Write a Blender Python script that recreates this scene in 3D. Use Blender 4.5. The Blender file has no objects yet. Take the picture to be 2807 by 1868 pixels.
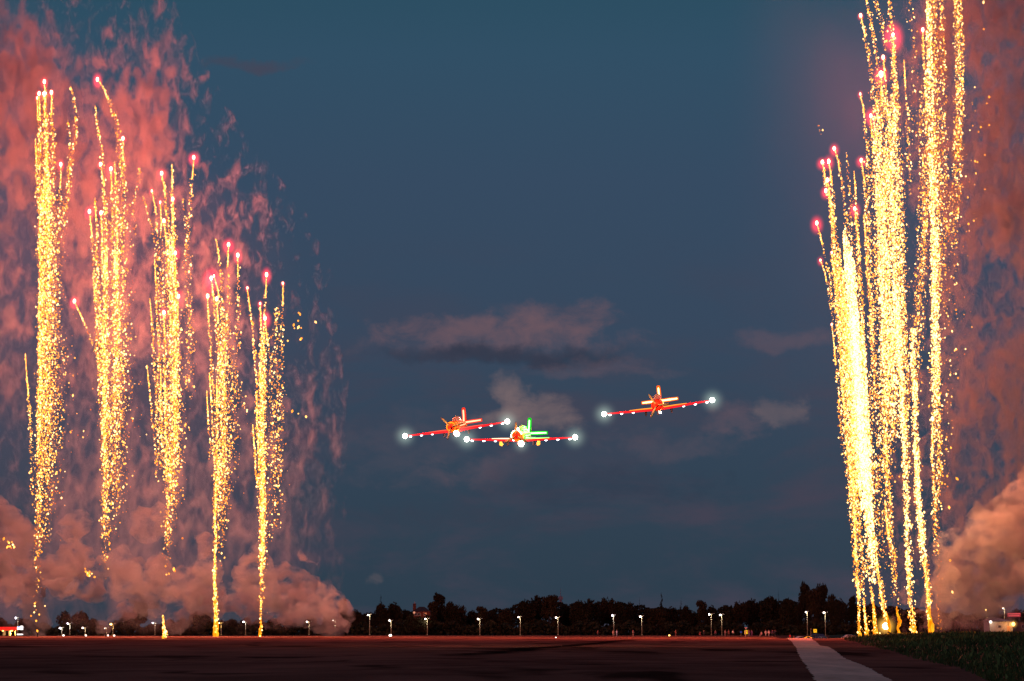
import bpy, bmesh, math, random
import numpy as np
from mathutils import Vector, Matrix, Euler
random.seed(7)
rng = np.random.default_rng(11)
R = math.radians
S = bpy.context.scene
C = S.collection

# ------------------------------------------------------------------ camera
F = 2807 * 85.0 / 36.0                      # focal length in photo pixels
CAM = Vector((0.0, 0.0, 1.2))
TILT = math.atan((1733 - 934) / F)
cam = bpy.data.cameras.new('camera')
cam.lens = 85.0; cam.sensor_width = 36.0
cam.clip_start = 0.5; cam.clip_end = 20000.0
co = bpy.data.objects.new('camera', cam); C.objects.link(co)
co.location = CAM
co.rotation_euler = (math.pi / 2 + TILT, 0, 0)
S.camera = co
CT, ST = math.cos(TILT), math.sin(TILT)

def P(px, py, Y):
    """world point at distance Y north of the camera seen at photo pixel (px, py)"""
    a = (px - 1403.5) / F
    b = -(py - 934) / F
    dy = CT - ST * b
    dz = ST + CT * b
    return Vector((a / dy * Y, Y, CAM.z + dz / dy * Y))

def M(px, Y):                                # photo pixels -> metres at distance Y
    return px / F * Y

# ------------------------------------------------------------------ world: dusk sky
W = bpy.data.worlds.new('World'); S.world = W; W.use_nodes = True
nt = W.node_tree; N = nt.nodes; L = nt.links
N.clear()
def nd(t, **k):
    n = N.new(t)
    for a, v in k.items(): setattr(n, a, v)
    return n
def mth(op, a, b=None, c=None, clamp=False):
    n = N.new('ShaderNodeMath'); n.operation = op; n.use_clamp = clamp
    for i, v in enumerate((a, b, c)):
        if v is None: continue
        if isinstance(v, (int, float)): n.inputs[i].default_value = v
        else: L.new(v, n.inputs[i])
    return n.outputs[0]
out = nd('ShaderNodeOutputWorld')
sky = nd('ShaderNodeTexSky', sky_type='NISHITA', sun_disc=False)
sky.sun_elevation = R(-3.0); sky.sun_rotation = R(200.0)
sky.altitude = 100; sky.air_density = 1.0; sky.dust_density = 1.0; sky.ozone_density = 3.0
tc = nd('ShaderNodeTexCoord')
sp = nd('ShaderNodeSeparateXYZ'); L.new(tc.outputs['Generated'], sp.inputs[0])
yy = mth('MAXIMUM', sp.outputs['Y'], 0.05)
u = mth('DIVIDE', sp.outputs['X'], yy)
v = mth('DIVIDE', sp.outputs['Z'], yy)
grad = nd('ShaderNodeValToRGB')
el = grad.color_ramp.elements
def lin(c):
    return tuple(((x / 255) / 12.92 if x / 255 <= .04045 else ((x / 255 + .055) / 1.055) ** 2.4) for x in c)
el[0].position = 0.0; el[0].color = lin((44, 60, 74)) + (1,)
el[1].position = 1.0; el[1].color = lin((44, 78, 98)) + (1,)
for p_, c_ in ((.16, (48, 65, 81)), (.45, (55, 72, 93)), (.7, (54, 75, 98)), (.9, (49, 79, 101))):
    e = el.new(p_); e.color = lin(c_) + (1,)
L.new(mth('DIVIDE', v, 0.27, clamp=True), grad.inputs[0])

# clouds: soft banks placed by direction, broken up by noise
cxy = nd('ShaderNodeCombineXYZ'); L.new(u, cxy.inputs[0]); L.new(v, cxy.inputs[1])
def noise(scale, sx=1, sy=1, detail=4, rough=.55, dist=0.0, off=(0, 0, 0)):
    mp = nd('ShaderNodeMapping'); mp.inputs['Scale'].default_value = (sx, sy, 1); mp.inputs['Location'].default_value = off
    L.new(cxy.outputs[0], mp.inputs[0])
    n = nd('ShaderNodeTexNoise'); n.inputs['Scale'].default_value = scale
    n.inputs['Detail'].default_value = detail; n.inputs['Roughness'].default_value = rough
    n.inputs['Distortion'].default_value = dist
    L.new(mp.outputs[0], n.inputs['Vector'])
    return n.outputs['Fac']
def warp_noise(off):
    mp = nd('ShaderNodeMapping'); mp.inputs['Location'].default_value = off
    L.new(cxy.outputs[0], mp.inputs[0])
    n = nd('ShaderNodeTexNoise'); n.inputs['Scale'].default_value = 34; n.inputs['Detail'].default_value = 5; n.inputs['Roughness'].default_value = .6
    L.new(mp.outputs[0], n.inputs['Vector'])
    return n.outputs['Fac']
wu = mth('MULTIPLY', mth('SUBTRACT', warp_noise((0, 0, 0)), .5), .045)
wv = mth('MULTIPLY', mth('SUBTRACT', warp_noise((5, 7, 0)), .5), .022)
n1 = noise(62, 1, 1.7, 6, .62, .3)
n2 = noise(13, 1, 2.8, 6, .6, .3, (3, 1, 0))
def blob(px, py, rx, ry, flat_low=1.0, rag=1.2, nz=None):
    """cloud cover 0..1 round a direction; ragged edge; flat_low > 1 flattens its underside"""
    cu = (px - 1403.5) / F; cv = (P(px, py, 1.0).z - CAM.z)
    du = mth('DIVIDE', mth('SUBTRACT', mth('ADD', u, wu), cu), rx / F)
    dv = mth('DIVIDE', mth('SUBTRACT', mth('ADD', v, wv), cv), ry / F)
    dv = mth('MULTIPLY', dv, mth('ADD', 1.0, mth('MULTIPLY', mth('LESS_THAN', dv, 0.0), flat_low - 1)))
    r2 = mth('ADD', mth('MULTIPLY', du, du), mth('MULTIPLY', dv, dv))
    q = mth('SUBTRACT', mth('MULTIPLY', mth('SUBTRACT', nz or n1, .5), rag * 3.2), mth('SUBTRACT', r2, 1.0))
    n = nd('ShaderNodeMapRange', interpolation_type='SMOOTHSTEP')
    n.inputs['From Min'].default_value = -.1; n.inputs['From Max'].default_value = 1.4
    L.new(q, n.inputs['Value'])
    return n.outputs[0]
def over(base, colour, fac, k):
    m = nd('ShaderNodeMix', data_type='RGBA')
    L.new(mth('MULTIPLY', fac, k), m.inputs[0])
    L.new(base, m.inputs[6]); m.inputs[7].default_value = lin(colour) + (1,)
    return m.outputs[2]
colr = grad.outputs[0]
wide = nd('ShaderNodeMapRange', interpolation_type='SMOOTHSTEP')
wide.inputs['From Min'].default_value = .42; wide.inputs['From Max'].default_value = .72
L.new(n2, wide.inputs['Value'])
low = nd('ShaderNodeMapRange'); low.inputs['From Min'].default_value = .17; low.inputs['From Max'].default_value = .06
L.new(v, low.inputs['Value'])
colr = over(colr, (72, 66, 82), mth('MULTIPLY', wide.outputs[0], low.outputs[0]), .75)
PK = (112, 88, 96); GR = (44, 54, 72); WM = (122, 104, 106)
for px, py, rx, ry, fl, rag, c_, k in (
    (1370, 930, 400, 70, 1.0, .9, PK, .62), (1530, 895, 200, 80, 1.6, .9, PK, .6), (1200, 915, 190, 50, 1.6, .9, PK, .35),
    (1420, 880, 90, 60, 1.2, .8, PK, .3), (1370, 972, 400, 32, 1.0, .35, GR, .95), (1600, 990, 170, 22, 1, .35, GR, .6),
    (1400, 1095, 62, 88, 1.4, .5, WM, .85), (1460, 1145, 160, 70, 1.5, .8, WM, .75), (1340, 1145, 90, 36, 1.4, .9, WM, .35),
    (1640, 1010, 230, 36, 1.2, .8, PK, .32), (2010, 1150, 120, 52, 1.3, .9, PK, .42), (2150, 1135, 70, 46, 1.2, 1.1, WM, .4),
    (690, 175, 140, 30, 1.2, .4, (72, 68, 84), .75), (1330, 1290, 170, 60, 1.1, 1.0, PK, .25), (1120, 1230, 280, 120, 1, 1.2, PK, .14),
    (2180, 930, 170, 44, 1.1, .9, PK, .35), (1850, 1210, 230, 50, 1.1, 1.0, PK, .22), (1026, 1585, 40, 28, 1.2, .6, WM, .28),
    (1640, 1330, 420, 70, 1, 1.0, GR, .35), (1300, 1420, 420, 50, 1, 1.0, (60, 60, 76), .3)):
    colr = over(colr, c_, blob(px, py, rx, ry, fl, rag), k)
# below the horizon and behind the camera the sky texture alone
bg = nd('ShaderNodeBackground'); bg.inputs['Strength'].default_value = 1.0
ns = nd('ShaderNodeVectorMath', operation='SCALE'); ns.inputs['Scale'].default_value = 0.15
L.new(sky.outputs[0], ns.inputs[0])
front = nd('ShaderNodeMapRange'); front.inputs['From Min'].default_value = .05; front.inputs['From Max'].default_value = .3
L.new(sp.outputs['Y'], front.inputs['Value'])
mx = nd('ShaderNodeMix', data_type='RGBA'); L.new(front.outputs[0], mx.inputs[0])
dusk = nd('ShaderNodeMix', data_type='RGBA'); dusk.blend_type = 'ADD'; dusk.inputs[0].default_value = 1.0
L.new(ns.outputs[0], dusk.inputs[6]); dusk.inputs[7].default_value = lin((44, 62, 84)) + (1,)
L.new(dusk.outputs[2], mx.inputs[6]); L.new(colr, mx.inputs[7])
L.new(mx.outputs[2], bg.inputs['Color']); L.new(bg.outputs[0], out.inputs[0])

# ------------------------------------------------------------------ colour and sampling
S.view_settings.view_transform = 'Standard'; S.view_settings.look = 'None'
S.view_settings.exposure = 0.0; S.view_settings.gamma = 1.0
S.cycles.max_bounces = 5; S.cycles.diffuse_bounces = 2; S.cycles.glossy_bounces = 2
S.cycles.transparent_max_bounces = 8; S.cycles.volume_bounces = 0
S.cycles.sample_clamp_indirect = 1.0; S.cycles.sample_clamp_direct = 0.0
S.cycles.volume_step_rate = 0.5; S.cycles.volume_max_steps = 256
S.cycles.use_denoising = True

# ------------------------------------------------------------------ helpers
def tag(o, label=None, cat=None, group=None, kind=None):
    if label: o['label'] = label
    if cat: o['category'] = cat
    if group: o['group'] = group
    if kind: o['kind'] = kind
    return o

def mat(name, base=(.5, .5, .5), rough=.7, metal=0.0, emit=None, es=0.0, noise_amt=0.0, noise_scale=5.0, sample=True, spec=.4):
    m = bpy.data.materials.new(name); m.use_nodes = True
    n = m.node_tree.nodes; l = m.node_tree.links
    b = n['Principled BSDF']
    b.inputs['Roughness'].default_value = rough; b.inputs['Metallic'].default_value = metal
    b.inputs['Specular IOR Level'].default_value = spec
    b.inputs['Base Color'].default_value = tuple(base) + (1,)
    if noise_amt:
        t = n.new('ShaderNodeTexCoord'); x = n.new('ShaderNodeTexNoise')
        x.inputs['Scale'].default_value = noise_scale; x.inputs['Detail'].default_value = 4
        l.new(t.outputs['Object'], x.inputs['Vector'])
        r = n.new('ShaderNodeValToRGB')
        r.color_ramp.elements[0].position = .3; r.color_ramp.elements[1].position = .7
        r.color_ramp.elements[0].color = tuple(c * (1 - noise_amt) for c in base) + (1,)
        r.color_ramp.elements[1].color = tuple(min(1, c * (1 + noise_amt)) for c in base) + (1,)
        l.new(x.outputs['Fac'], r.inputs[0]); l.new(r.outputs[0], b.inputs['Base Color'])
    if emit:
        b.inputs['Emission Color'].default_value = tuple(emit) + (1,)
        b.inputs['Emission Strength'].default_value = es
        if not sample: m.cycles.emission_sampling = 'NONE'
    return m

def mesh_obj(name, verts, faces, m=None, parent=None, smooth=False, loc=None, rot=None):
    me = bpy.data.meshes.new(name)
    me.from_pydata([tuple(v) for v in verts], [], faces)
    bm = bmesh.new(); bm.from_mesh(me); bmesh.ops.recalc_face_normals(bm, faces=bm.faces); bm.to_mesh(me); bm.free()
    if m: me.materials.append(m)
    if smooth: me.shade_smooth()
    o = bpy.data.objects.new(name, me); C.objects.link(o)
    if parent: o.parent = parent
    if loc is not None: o.location = loc
    if rot is not None: o.rotation_euler = rot
    return o

def fast_mesh(name, V, Fc, m=None, parent=None, k=3):
    """V (n,3) array, Fc (m,k) int array"""
    me = bpy.data.meshes.new(name)
    me.vertices.add(len(V)); me.vertices.foreach_set('co', V.astype(np.float32).ravel())
    me.loops.add(Fc.size); me.loops.foreach_set('vertex_index', Fc.astype(np.int32).ravel())
    me.polygons.add(len(Fc))
    me.polygons.foreach_set('loop_start', np.arange(0, Fc.size, k, dtype=np.int32))
    me.update(calc_edges=True)
    if m: me.materials.append(m)
    o = bpy.data.objects.new(name, me); C.objects.link(o)
    if parent: o.parent = parent
    return o

def empty(name, loc, rot=(0, 0, 0)):
    o = bpy.data.objects.new(name, None); C.objects.link(o)
    o.location = loc; o.rotation_euler = rot; o.empty_display_size = .3
    return o

def lamp(name, loc, power, colour, radius, parent=None):
    d = bpy.data.lights.new(name, 'POINT'); d.energy = power; d.color = colour; d.shadow_soft_size = radius
    o = bpy.data.objects.new(name, d); C.objects.link(o); o.location = loc
    if parent: o.parent = parent
    return o

class B:
    """collects boxes, tubes, rings into one mesh"""
    def __init__(s): s.v = []; s.f = []
    def add(s, v, f):
        k = len(s.v); s.v += [tuple(x) for x in v]; s.f += [tuple(i + k for i in q) for q in f]; return s
    def box(s, c, d, mtx=None):
        x, y, z = (k / 2 for k in d)
        v = [Vector((a * x, b * y, e * z)) for a in (-1, 1) for b in (-1, 1) for e in (-1, 1)]
        if mtx: v = [mtx @ q for q in v]
        v = [q + Vector(c) for q in v]
        return s.add(v, [(0, 1, 3, 2), (4, 6, 7, 5), (0, 4, 5, 1), (2, 3, 7, 6), (0, 2, 6, 4), (1, 5, 7, 3)])
    def tube(s, pts, rad, n=8):
        pts = [Vector(p) for p in pts]
        if not isinstance(rad, (list, tuple)): rad = [rad] * len(pts)
        rings = []; v = []; f = []
        for i, p in enumerate(pts):
            d = (pts[min(i + 1, len(pts) - 1)] - pts[max(i - 1, 0)]).normalized()
            a = d.orthogonal().normalized() if i == 0 else (pa - d * pa.dot(d)).normalized()
            pa = a; b = d.cross(a)
            rings.append(len(v))
            for k in range(n):
                t = 2 * math.pi * k / n
                v.append(p + (a * math.cos(t) + b * math.sin(t)) * rad[i])
        for i in range(len(pts) - 1):
            for k in range(n):
                f.append((rings[i] + k, rings[i] + (k + 1) % n, rings[i + 1] + (k + 1) % n, rings[i + 1] + k))
        f.append(tuple(reversed(range(n)))); f.append(tuple(rings[-1] + k for k in range(n)))
        return s.add(v, f)
    def loft(s, rings, cap=True):
        n = len(rings[0]); v = [p for r in rings for p in r]; f = []
        for i in range(len(rings) - 1):
            for k in range(n):
                f.append((i * n + k, i * n + (k + 1) % n, (i + 1) * n + (k + 1) % n, (i + 1) * n + k))
        if cap:
            f.append(tuple(reversed(range(n)))); f.append(tuple((len(rings) - 1) * n + k for k in range(n)))
        return s.add(v, f)
    def ball(s, c, r, n=10, m=6):
        rr = (r, r, r) if isinstance(r, (int, float)) else r
        rings = []
        for i in range(1, m):
            t = math.pi * i / m
            rings.append([Vector(c) + Vector((rr[0] * math.sin(t) * math.cos(2 * math.pi * k / n), rr[1] * math.sin(t) * math.sin(2 * math.pi * k / n), -rr[2] * math.cos(t))) for k in range(n)])
        v = [p for r_ in rings for p in r_]; f = []
        for i in range(m - 2):
            for k in range(n):
                f.append((i * n + k, i * n + (k + 1) % n, (i + 1) * n + (k + 1) % n, (i + 1) * n + k))
        v += [Vector(c) - Vector((0, 0, rr[2])), Vector(c) + Vector((0, 0, rr[2]))]
        a = len(v) - 2
        for k in range(n):
            f.append((a, (k + 1) % n, k)); f.append((a + 1, (m - 2) * n + k, (m - 2) * n + (k + 1) % n))
        return s.add(v, f)
    def make(s, name, m=None, parent=None, smooth=False, loc=None, rot=None):
        return mesh_obj(name, s.v, s.f, m, parent, smooth, loc, rot)

# ------------------------------------------------------------------ fireworks
def spark_mat(name, attr='burn'):
    m = bpy.data.materials.new(name); m.use_nodes = True
    n = m.node_tree.nodes; l = m.node_tree.links; n.clear()
    o = n.new('ShaderNodeOutputMaterial'); e = n.new('ShaderNodeEmission')
    a = n.new('ShaderNodeAttribute'); a.attribute_name = attr
    r = n.new('ShaderNodeValToRGB'); c = r.color_ramp.elements
    c[0].position = 0; c[0].color = (1.0, .13, .01, 1)
    c[1].position = 1; c[1].color = (1.0, .60, .20, 1)
    k = c.new(.3); k.color = (1.0, .24, .015, 1)
    k = c.new(.65); k.color = (1.0, .35, .03, 1)
    s = n.new('ShaderNodeMapRange'); s.inputs['To Min'].default_value = 1.1; s.inputs['To Max'].default_value = 5.2
    p = n.new('ShaderNodeMath'); p.operation = 'POWER'; p.inputs[1].default_value = 1.7
    l.new(a.outputs['Fac'], r.inputs[0]); l.new(a.outputs['Fac'], p.inputs[0]); l.new(p.outputs[0], s.inputs['Value'])
    l.new(r.outputs[0], e.inputs['Color']); l.new(s.outputs[0], e.inputs['Strength'])
    l.new(e.outputs[0], o.inputs['Surface'])
    m.cycles.emission_sampling = 'NONE'
    return m
SPARK = spark_mat('burning_sparks')
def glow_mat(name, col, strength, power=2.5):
    """painted halo in place of bloom: emission that thins out from the centre of a unit sphere"""
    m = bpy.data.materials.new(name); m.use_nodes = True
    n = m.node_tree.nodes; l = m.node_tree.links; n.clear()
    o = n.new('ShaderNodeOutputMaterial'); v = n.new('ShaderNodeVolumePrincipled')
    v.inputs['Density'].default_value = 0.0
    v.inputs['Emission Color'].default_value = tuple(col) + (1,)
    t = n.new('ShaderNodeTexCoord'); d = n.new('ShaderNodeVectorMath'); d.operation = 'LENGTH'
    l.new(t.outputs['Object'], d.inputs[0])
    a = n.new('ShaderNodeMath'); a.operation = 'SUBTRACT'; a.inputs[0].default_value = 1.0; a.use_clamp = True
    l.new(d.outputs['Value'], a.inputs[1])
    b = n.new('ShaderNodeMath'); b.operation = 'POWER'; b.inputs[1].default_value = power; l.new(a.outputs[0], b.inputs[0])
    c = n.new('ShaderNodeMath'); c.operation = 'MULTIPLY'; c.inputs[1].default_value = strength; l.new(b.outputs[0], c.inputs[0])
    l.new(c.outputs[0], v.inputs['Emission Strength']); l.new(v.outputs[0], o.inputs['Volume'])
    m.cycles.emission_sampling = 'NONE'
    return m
RED_HALO = glow_mat('red_painted_halo', (1.0, .025, .045), 2.4, 2.5)  # red bloom round the comet heads, put in as emission
YEL_HALO = glow_mat('yellow_painted_halo', (1.0, .5, .08), 1.2, 2.4)
HEAD_RED = mat('burning_red_star', (.8, .2, .1), emit=(1.0, .35, .22), es=9, sample=False)
HEAD_WHITE = mat('burning_white_star', (.8, .8, .7), emit=(1.0, .8, .5), es=12, sample=False)
def flame_mat():
    m = bpy.data.materials.new('jet_flame'); m.use_nodes = True
    n = m.node_tree.nodes; l = m.node_tree.links; n.clear()
    o = n.new('ShaderNodeOutputMaterial'); e = n.new('ShaderNodeEmission')
    t = n.new('ShaderNodeTexCoord'); mp = n.new('ShaderNodeMapping'); mp.inputs['Scale'].default_value = (1, 1, .35)
    x = n.new('ShaderNodeTexNoise'); x.inputs['Scale'].default_value = 1.6; x.inputs['Detail'].default_value = 3
    l.new(t.outputs['Object'], mp.inputs[0]); l.new(mp.outputs[0], x.inputs['Vector'])
    r = n.new('ShaderNodeValToRGB'); c = r.color_ramp.elements
    c[0].position = .35; c[0].color = (1.0, .16, .0, 1); c[1].position = .7; c[1].color = (1.0, .5, .02, 1)
    l.new(x.outputs['Fac'], r.inputs[0]); l.new(r.outputs[0], e.inputs['Color']); e.inputs['Strength'].default_value = 1.5
    l.new(e.outputs[0], o.inputs['Surface']); m.cycles.emission_sampling = 'NONE'
    return m
FLAME = flame_mat()
_b = B().ball((0, 0, 0), 1, 16, 10); GLOW_ME = bpy.data.meshes.new('halo_ball'); GLOW_ME.from_pydata(_b.v, [], _b.f)
_b = B().ball((0, 0, 0), 1, 10, 8); STAR_ME = bpy.data.meshes.new('star'); STAR_ME.from_pydata(_b.v, [], _b.f); STAR_ME.shade_smooth()
def inst(name, me, m, parent, loc, scale):
    me = me.copy(); me.materials.clear(); me.materials.append(m)
    o = bpy.data.objects.new(name, me); C.objects.link(o); o.parent = parent; o.location = loc; o.scale = scale if isinstance(scale, tuple) else (scale,) * 3
    return o
OCT_V = np.array([(1, 0, 0), (-1, 0, 0), (0, 1, 0), (0, -1, 0), (0, 0, 1), (0, 0, -1)], float)
OCT_F = np.array([(0, 2, 4), (2, 1, 4), (1, 3, 4), (3, 0, 4), (2, 0, 5), (1, 2, 5), (3, 1, 5), (0, 3, 5)])
def spark_cloud(name, xy, rad, heat, Y, depth, base, parent, stretch=1.0, lean=0.0):
    """xy: photo positions, rad: photo-pixel radii; every spark a small octahedron"""
    n = len(xy)
    yy_ = Y + rng.normal(0, 1, n) * depth
    pos = np.array([P(a, b, q) for (a, b), q in zip(xy, yy_)]) - np.array(base)
    r = rad / F * Y
    st = 1 + rng.random(n) ** 2 * stretch
    V = OCT_V[None] * r[:, None, None]
    V = V.copy(); V[:, :, 2] *= st[:, None]
    ang = rng.normal(lean, .25, n)
    x, z = V[:, :, 0].copy(), V[:, :, 2].copy()
    V[:, :, 0] = x * np.cos(ang)[:, None] + z * np.sin(ang)[:, None]
    V[:, :, 2] = -x * np.sin(ang)[:, None] + z * np.cos(ang)[:, None]
    V += pos[:, None]
    Fc = (OCT_F[None] + (np.arange(n) * 6)[:, None, None]).reshape(-1, 3)
    o = fast_mesh(name, V.reshape(-1, 3), Fc, SPARK, parent)
    at = o.data.attributes.new('burn', 'FLOAT', 'POINT')
    at.data.foreach_set('value', np.repeat(heat, 6).astype(np.float32))
    return o
def along(path, n, power=1.0):
    pts = np.array(path, float)
    seg = np.hypot(*(pts[1:] - pts[:-1]).T); cum = np.concatenate([[0], np.cumsum(seg)])
    t = rng.random(n) ** power
    s = t * cum[-1]
    # smooth curve through the points
    return np.stack([np.interp(s, cum, pts[:, 0]), np.interp(s, cum, pts[:, 1])], 1), t, s, cum[-1]
def trail(parent, base, Y, path, dens=.5, w=(1.2, 8), drift=0.0, head=None, size=1.0, hot=1.0, fade=.75, thin=60, label=None, hr=None):
    """one comet: a thin bright streak behind the head that breaks up into falling sparks.
    path runs from the head down; w = sideways scatter at head and at the end; fade = where along it sparks grow sparse"""
    if w[0] >= 5 and dens >= .7 and not head:      # a sheaf of several comets: split it into separate fine streaks
        k = (5 if w[0] >= 8 else 4) + (2 if path[0][0] > 1400 else 0)
        r0 = None
        for j in range(k):
            off = ((j + .5) / k - .5) * (2.6 if path[0][0] < 1400 else 3.3) * w[0] + rng.normal(0, 1.4)
            a_ = [(x_ + off * (.55 + .45 * i / (len(path) - 1)), y_ + (rng.uniform(-30, 60) if (i == 0 and y_ > 5) else 0)) for i, (x_, y_) in enumerate(path)]
            trail(parent, base, Y, a_, dens / k * 1.1, (1.3, 4.2), drift * .5, None, size, hot * rng.uniform(.85, 1.15), fade * rng.uniform(.8, 1.0), thin)
        return
    pts = np.array(path, float); length = np.hypot(*(pts[1:] - pts[:-1]).T).sum()
    n = max(8, int(length * dens * (1.15 if dens < .5 else 1.3)))
    xy, t, s, ln = along(path, n)
    keep = rng.random(n) < np.clip((1.06 - t) / max(1e-3, 1.06 - fade), .0, 1)
    xy, t, s = xy[keep], t[keep], s[keep]; n = len(t)
    sig = w[0] + (w[1] * .8 - w[0]) * np.clip(s / 500, 0, 1) ** .8
    wob = 1.4 * np.sin(s * .035 + rng.random() * 6) + 1.0 * np.sin(s * .09 + rng.random() * 6)
    xy[:, 0] += rng.normal(0, 1, n) * sig + wob * np.clip(s / 150, 0, 1) + drift * np.clip(s / 500, 0, 1.5) * np.abs(rng.normal(0, 1, n))
    xy[:, 1] += rng.normal(0, 4, n) * np.clip(s / 100, 0, 1)
    rad = (.72 + 1.75 * rng.random(n) ** 3.2) * size
    rad *= np.where(s < thin, .75 + .25 * s / thin, 1.0)
    heat = np.clip((rng.normal(.50, .24, n) + .24 * (rad / size - 1.0)) * hot - .35 * np.clip(t - fade, 0, 1), .05, 1)
    # the unbroken streak right behind the head
    m = int(thin / 2.2)
    p2, t2, s2, _ = along(path, 4); tt = np.linspace(0, min(1, thin / length), m) * length
    cum = np.concatenate([[0], np.cumsum(np.hypot(*(pts[1:] - pts[:-1]).T))])
    q = np.stack([np.interp(tt, cum, pts[:, 0]), np.interp(tt, cum, pts[:, 1])], 1) + rng.normal(0, .5, (m, 2))
    xy = np.concatenate([xy, q]); rad = np.concatenate([rad, (1.0 + .8 * tt / thin) * size]); heat = np.concatenate([heat, np.clip(rng.normal(.75, .12, m) * hot, .1, 1)])
    o = spark_cloud('spark_trail', xy, rad, heat, Y, .6, base, parent, 1.2)
    o['kind'] = 'stuff'
    if label: o['label'] = label
    if head:
        hp = P(path[0][0], path[0][1], Y) - Vector(base)
        k = hr or (5.2 if head != 'dim' else 3.2)
        inst('burning_star', STAR_ME, HEAD_RED if head in ('red', 'dim', 'big') else HEAD_WHITE, o, hp, (M(k * .8, Y), M(k * .8, Y), M(k * 1.25, Y)))
        gr = {'red': 30, 'big': 46, 'dim': 17, 'white': 26}[head]
        gr *= random.uniform(.5, .95); gl = inst('added_halo', GLOW_ME, YEL_HALO if head == 'white' else RED_HALO, o, hp - Vector((0, 0, M(gr * .2, Y))), (M(gr * random.uniform(.8, 1), Y), M(gr, Y), M(gr * random.uniform(1.0, 1.5), Y)))
        if head in ('red', 'big'):
            lamp('star_light', hp, (40000 if head == 'red' else 90000), (1.0, .12, .10), .8, o)
    return o
POWER = 2.5
POWER_R = 0.75
def flame(parent, base, Y, pts, rads, label=None):
    p = [P(a, b, Y) - Vector(base) for a, b in pts]
    q = []; rr = []
    for i in range(len(p) - 1):
        for k in range(4):
            t = k / 4; jit = M(random.uniform(-1.2, 1.2), Y)
            q.append(p[i].lerp(p[i + 1], t) + Vector((jit, 0, 0))); rr.append(M(rads[i] * (1 - t) + rads[i + 1] * t, Y) * random.uniform(.8, 1.2))
    q.append(p[-1]); rr.append(M(rads[-1], Y))
    return B().tube(q, rr, 8).make('jet_flame', FLAME, parent, True)
def firework(label, bx, by, Y, lamps, group):
    base = P(bx, by, Y)
    r = tag(empty('firework', base), label, 'firework', group)
    for (x, y, pw) in lamps:
        k = POWER if x < 1400 else POWER_R
        for dy in (-170, 0, 170):
            lamp('spark_light', P(x, min(y + dy, 1700), Y) - base, pw * k / 3 * (.62 if x < 1400 and min(y + dy, 1700) < 720 else 1.0), ((1.0, .25, .17) if min(y + dy, 1700) < 720 else (1.0, .44, .26)) if x < 1400 else (1.0, .38, .17), 1.5, r)
    # the launching tube it is fired from
    t = B().tube([(0, 0, -.3), (0, 0, .75)], .16, 12).box((0, 0, -.28), (.7, .7, .08))
    t.make('launch_tube', TUBE, r)
    return r, base
TUBE = mat('launch_tube_plastic', (.03, .03, .03), .6)
LG = 'tall spark columns on the left side of the field'
RG = 'tall spark columns on the right side of the field'
YL = 600.0
# column 1
r, b_ = firework('far left spark column, tall and wide, its four heads highest of the left row', 103, 1744, YL, [(120, 480, 26000), (120, 900, 30000), (115, 1300, 20000)], LG)
tr = lambda *a, **k: trail(r, b_, YY, *a, **k)
YY = YL
tr([(121.6, 224), (126, 300), (128, 600), (124, 1000), (112, 1350), (103, 1640)], .95, (1.5, 9), head='red', fade=.62)
tr([(107, 257), (110, 350), (113, 620), (112, 1000), (106, 1300), (100, 1560)], .8, (1.5, 6), head='red', fade=.7)
tr([(141, 254), (141, 420), (139, 700), (138, 1050), (124, 1350), (112, 1500)], .85, (1.5, 8), head='red', fade=.7, drift=12)
tr([(102, 270), (107, 420), (112, 650), (112, 900), (110, 1150)], .6, (1.5, 5), head='dim')
tr([(97, 382), (101, 470), (108, 620), (113, 900), (110, 1200), (106, 1450)], .9, (1.5, 6))
tr([(122, 258), (124, 420), (122, 800), (120, 1200), (112, 1500)], .9, (3, 10), head='white', fade=.7, drift=8)
tr([(166.5, 451), (167, 480), (162, 560), (150, 700), (142, 900), (134, 1150), (120, 1400)], .5, (1.2, 8), head='red', drift=14)
tr([(130, 420), (131, 600), (132, 900), (131, 1200), (125, 1400)], 1.1, (7, 12), fade=.6, drift=10)
tr([(120, 470), (121, 700), (123, 1000), (117, 1350)], 1.0, (7, 9), fade=.7)
tr([(125, 520), (128, 760), (136, 1000), (138, 1250)], .5, (12, 22), fade=.7, drift=30)
tr([(194, 238), (200, 262), (209, 310), (208, 360), (196, 440), (190, 520), (172, 600), (168, 640)], .55, (2, 6), thin=10, fade=.9)
tr([(186, 330), (192, 380), (186, 470), (178, 560), (176, 640)], .35, (2, 6), thin=6, fade=.9)
tr([(106, 820), (107, 1000), (104, 1250)], .8, (1.2, 4))
tr([(69, 969), (74, 1040), (81, 1110), (84, 1240)], .65, (1.0, 3.5), thin=120, fade=.95)
tr([(81, 1120), (86, 1260), (92, 1400)], .32, (3, 6), thin=4)
tr([(105, 1180), (108, 1350), (104, 1500), (99, 1700)], .38, (6, 8), thin=4, fade=.4, size=.9)
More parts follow.
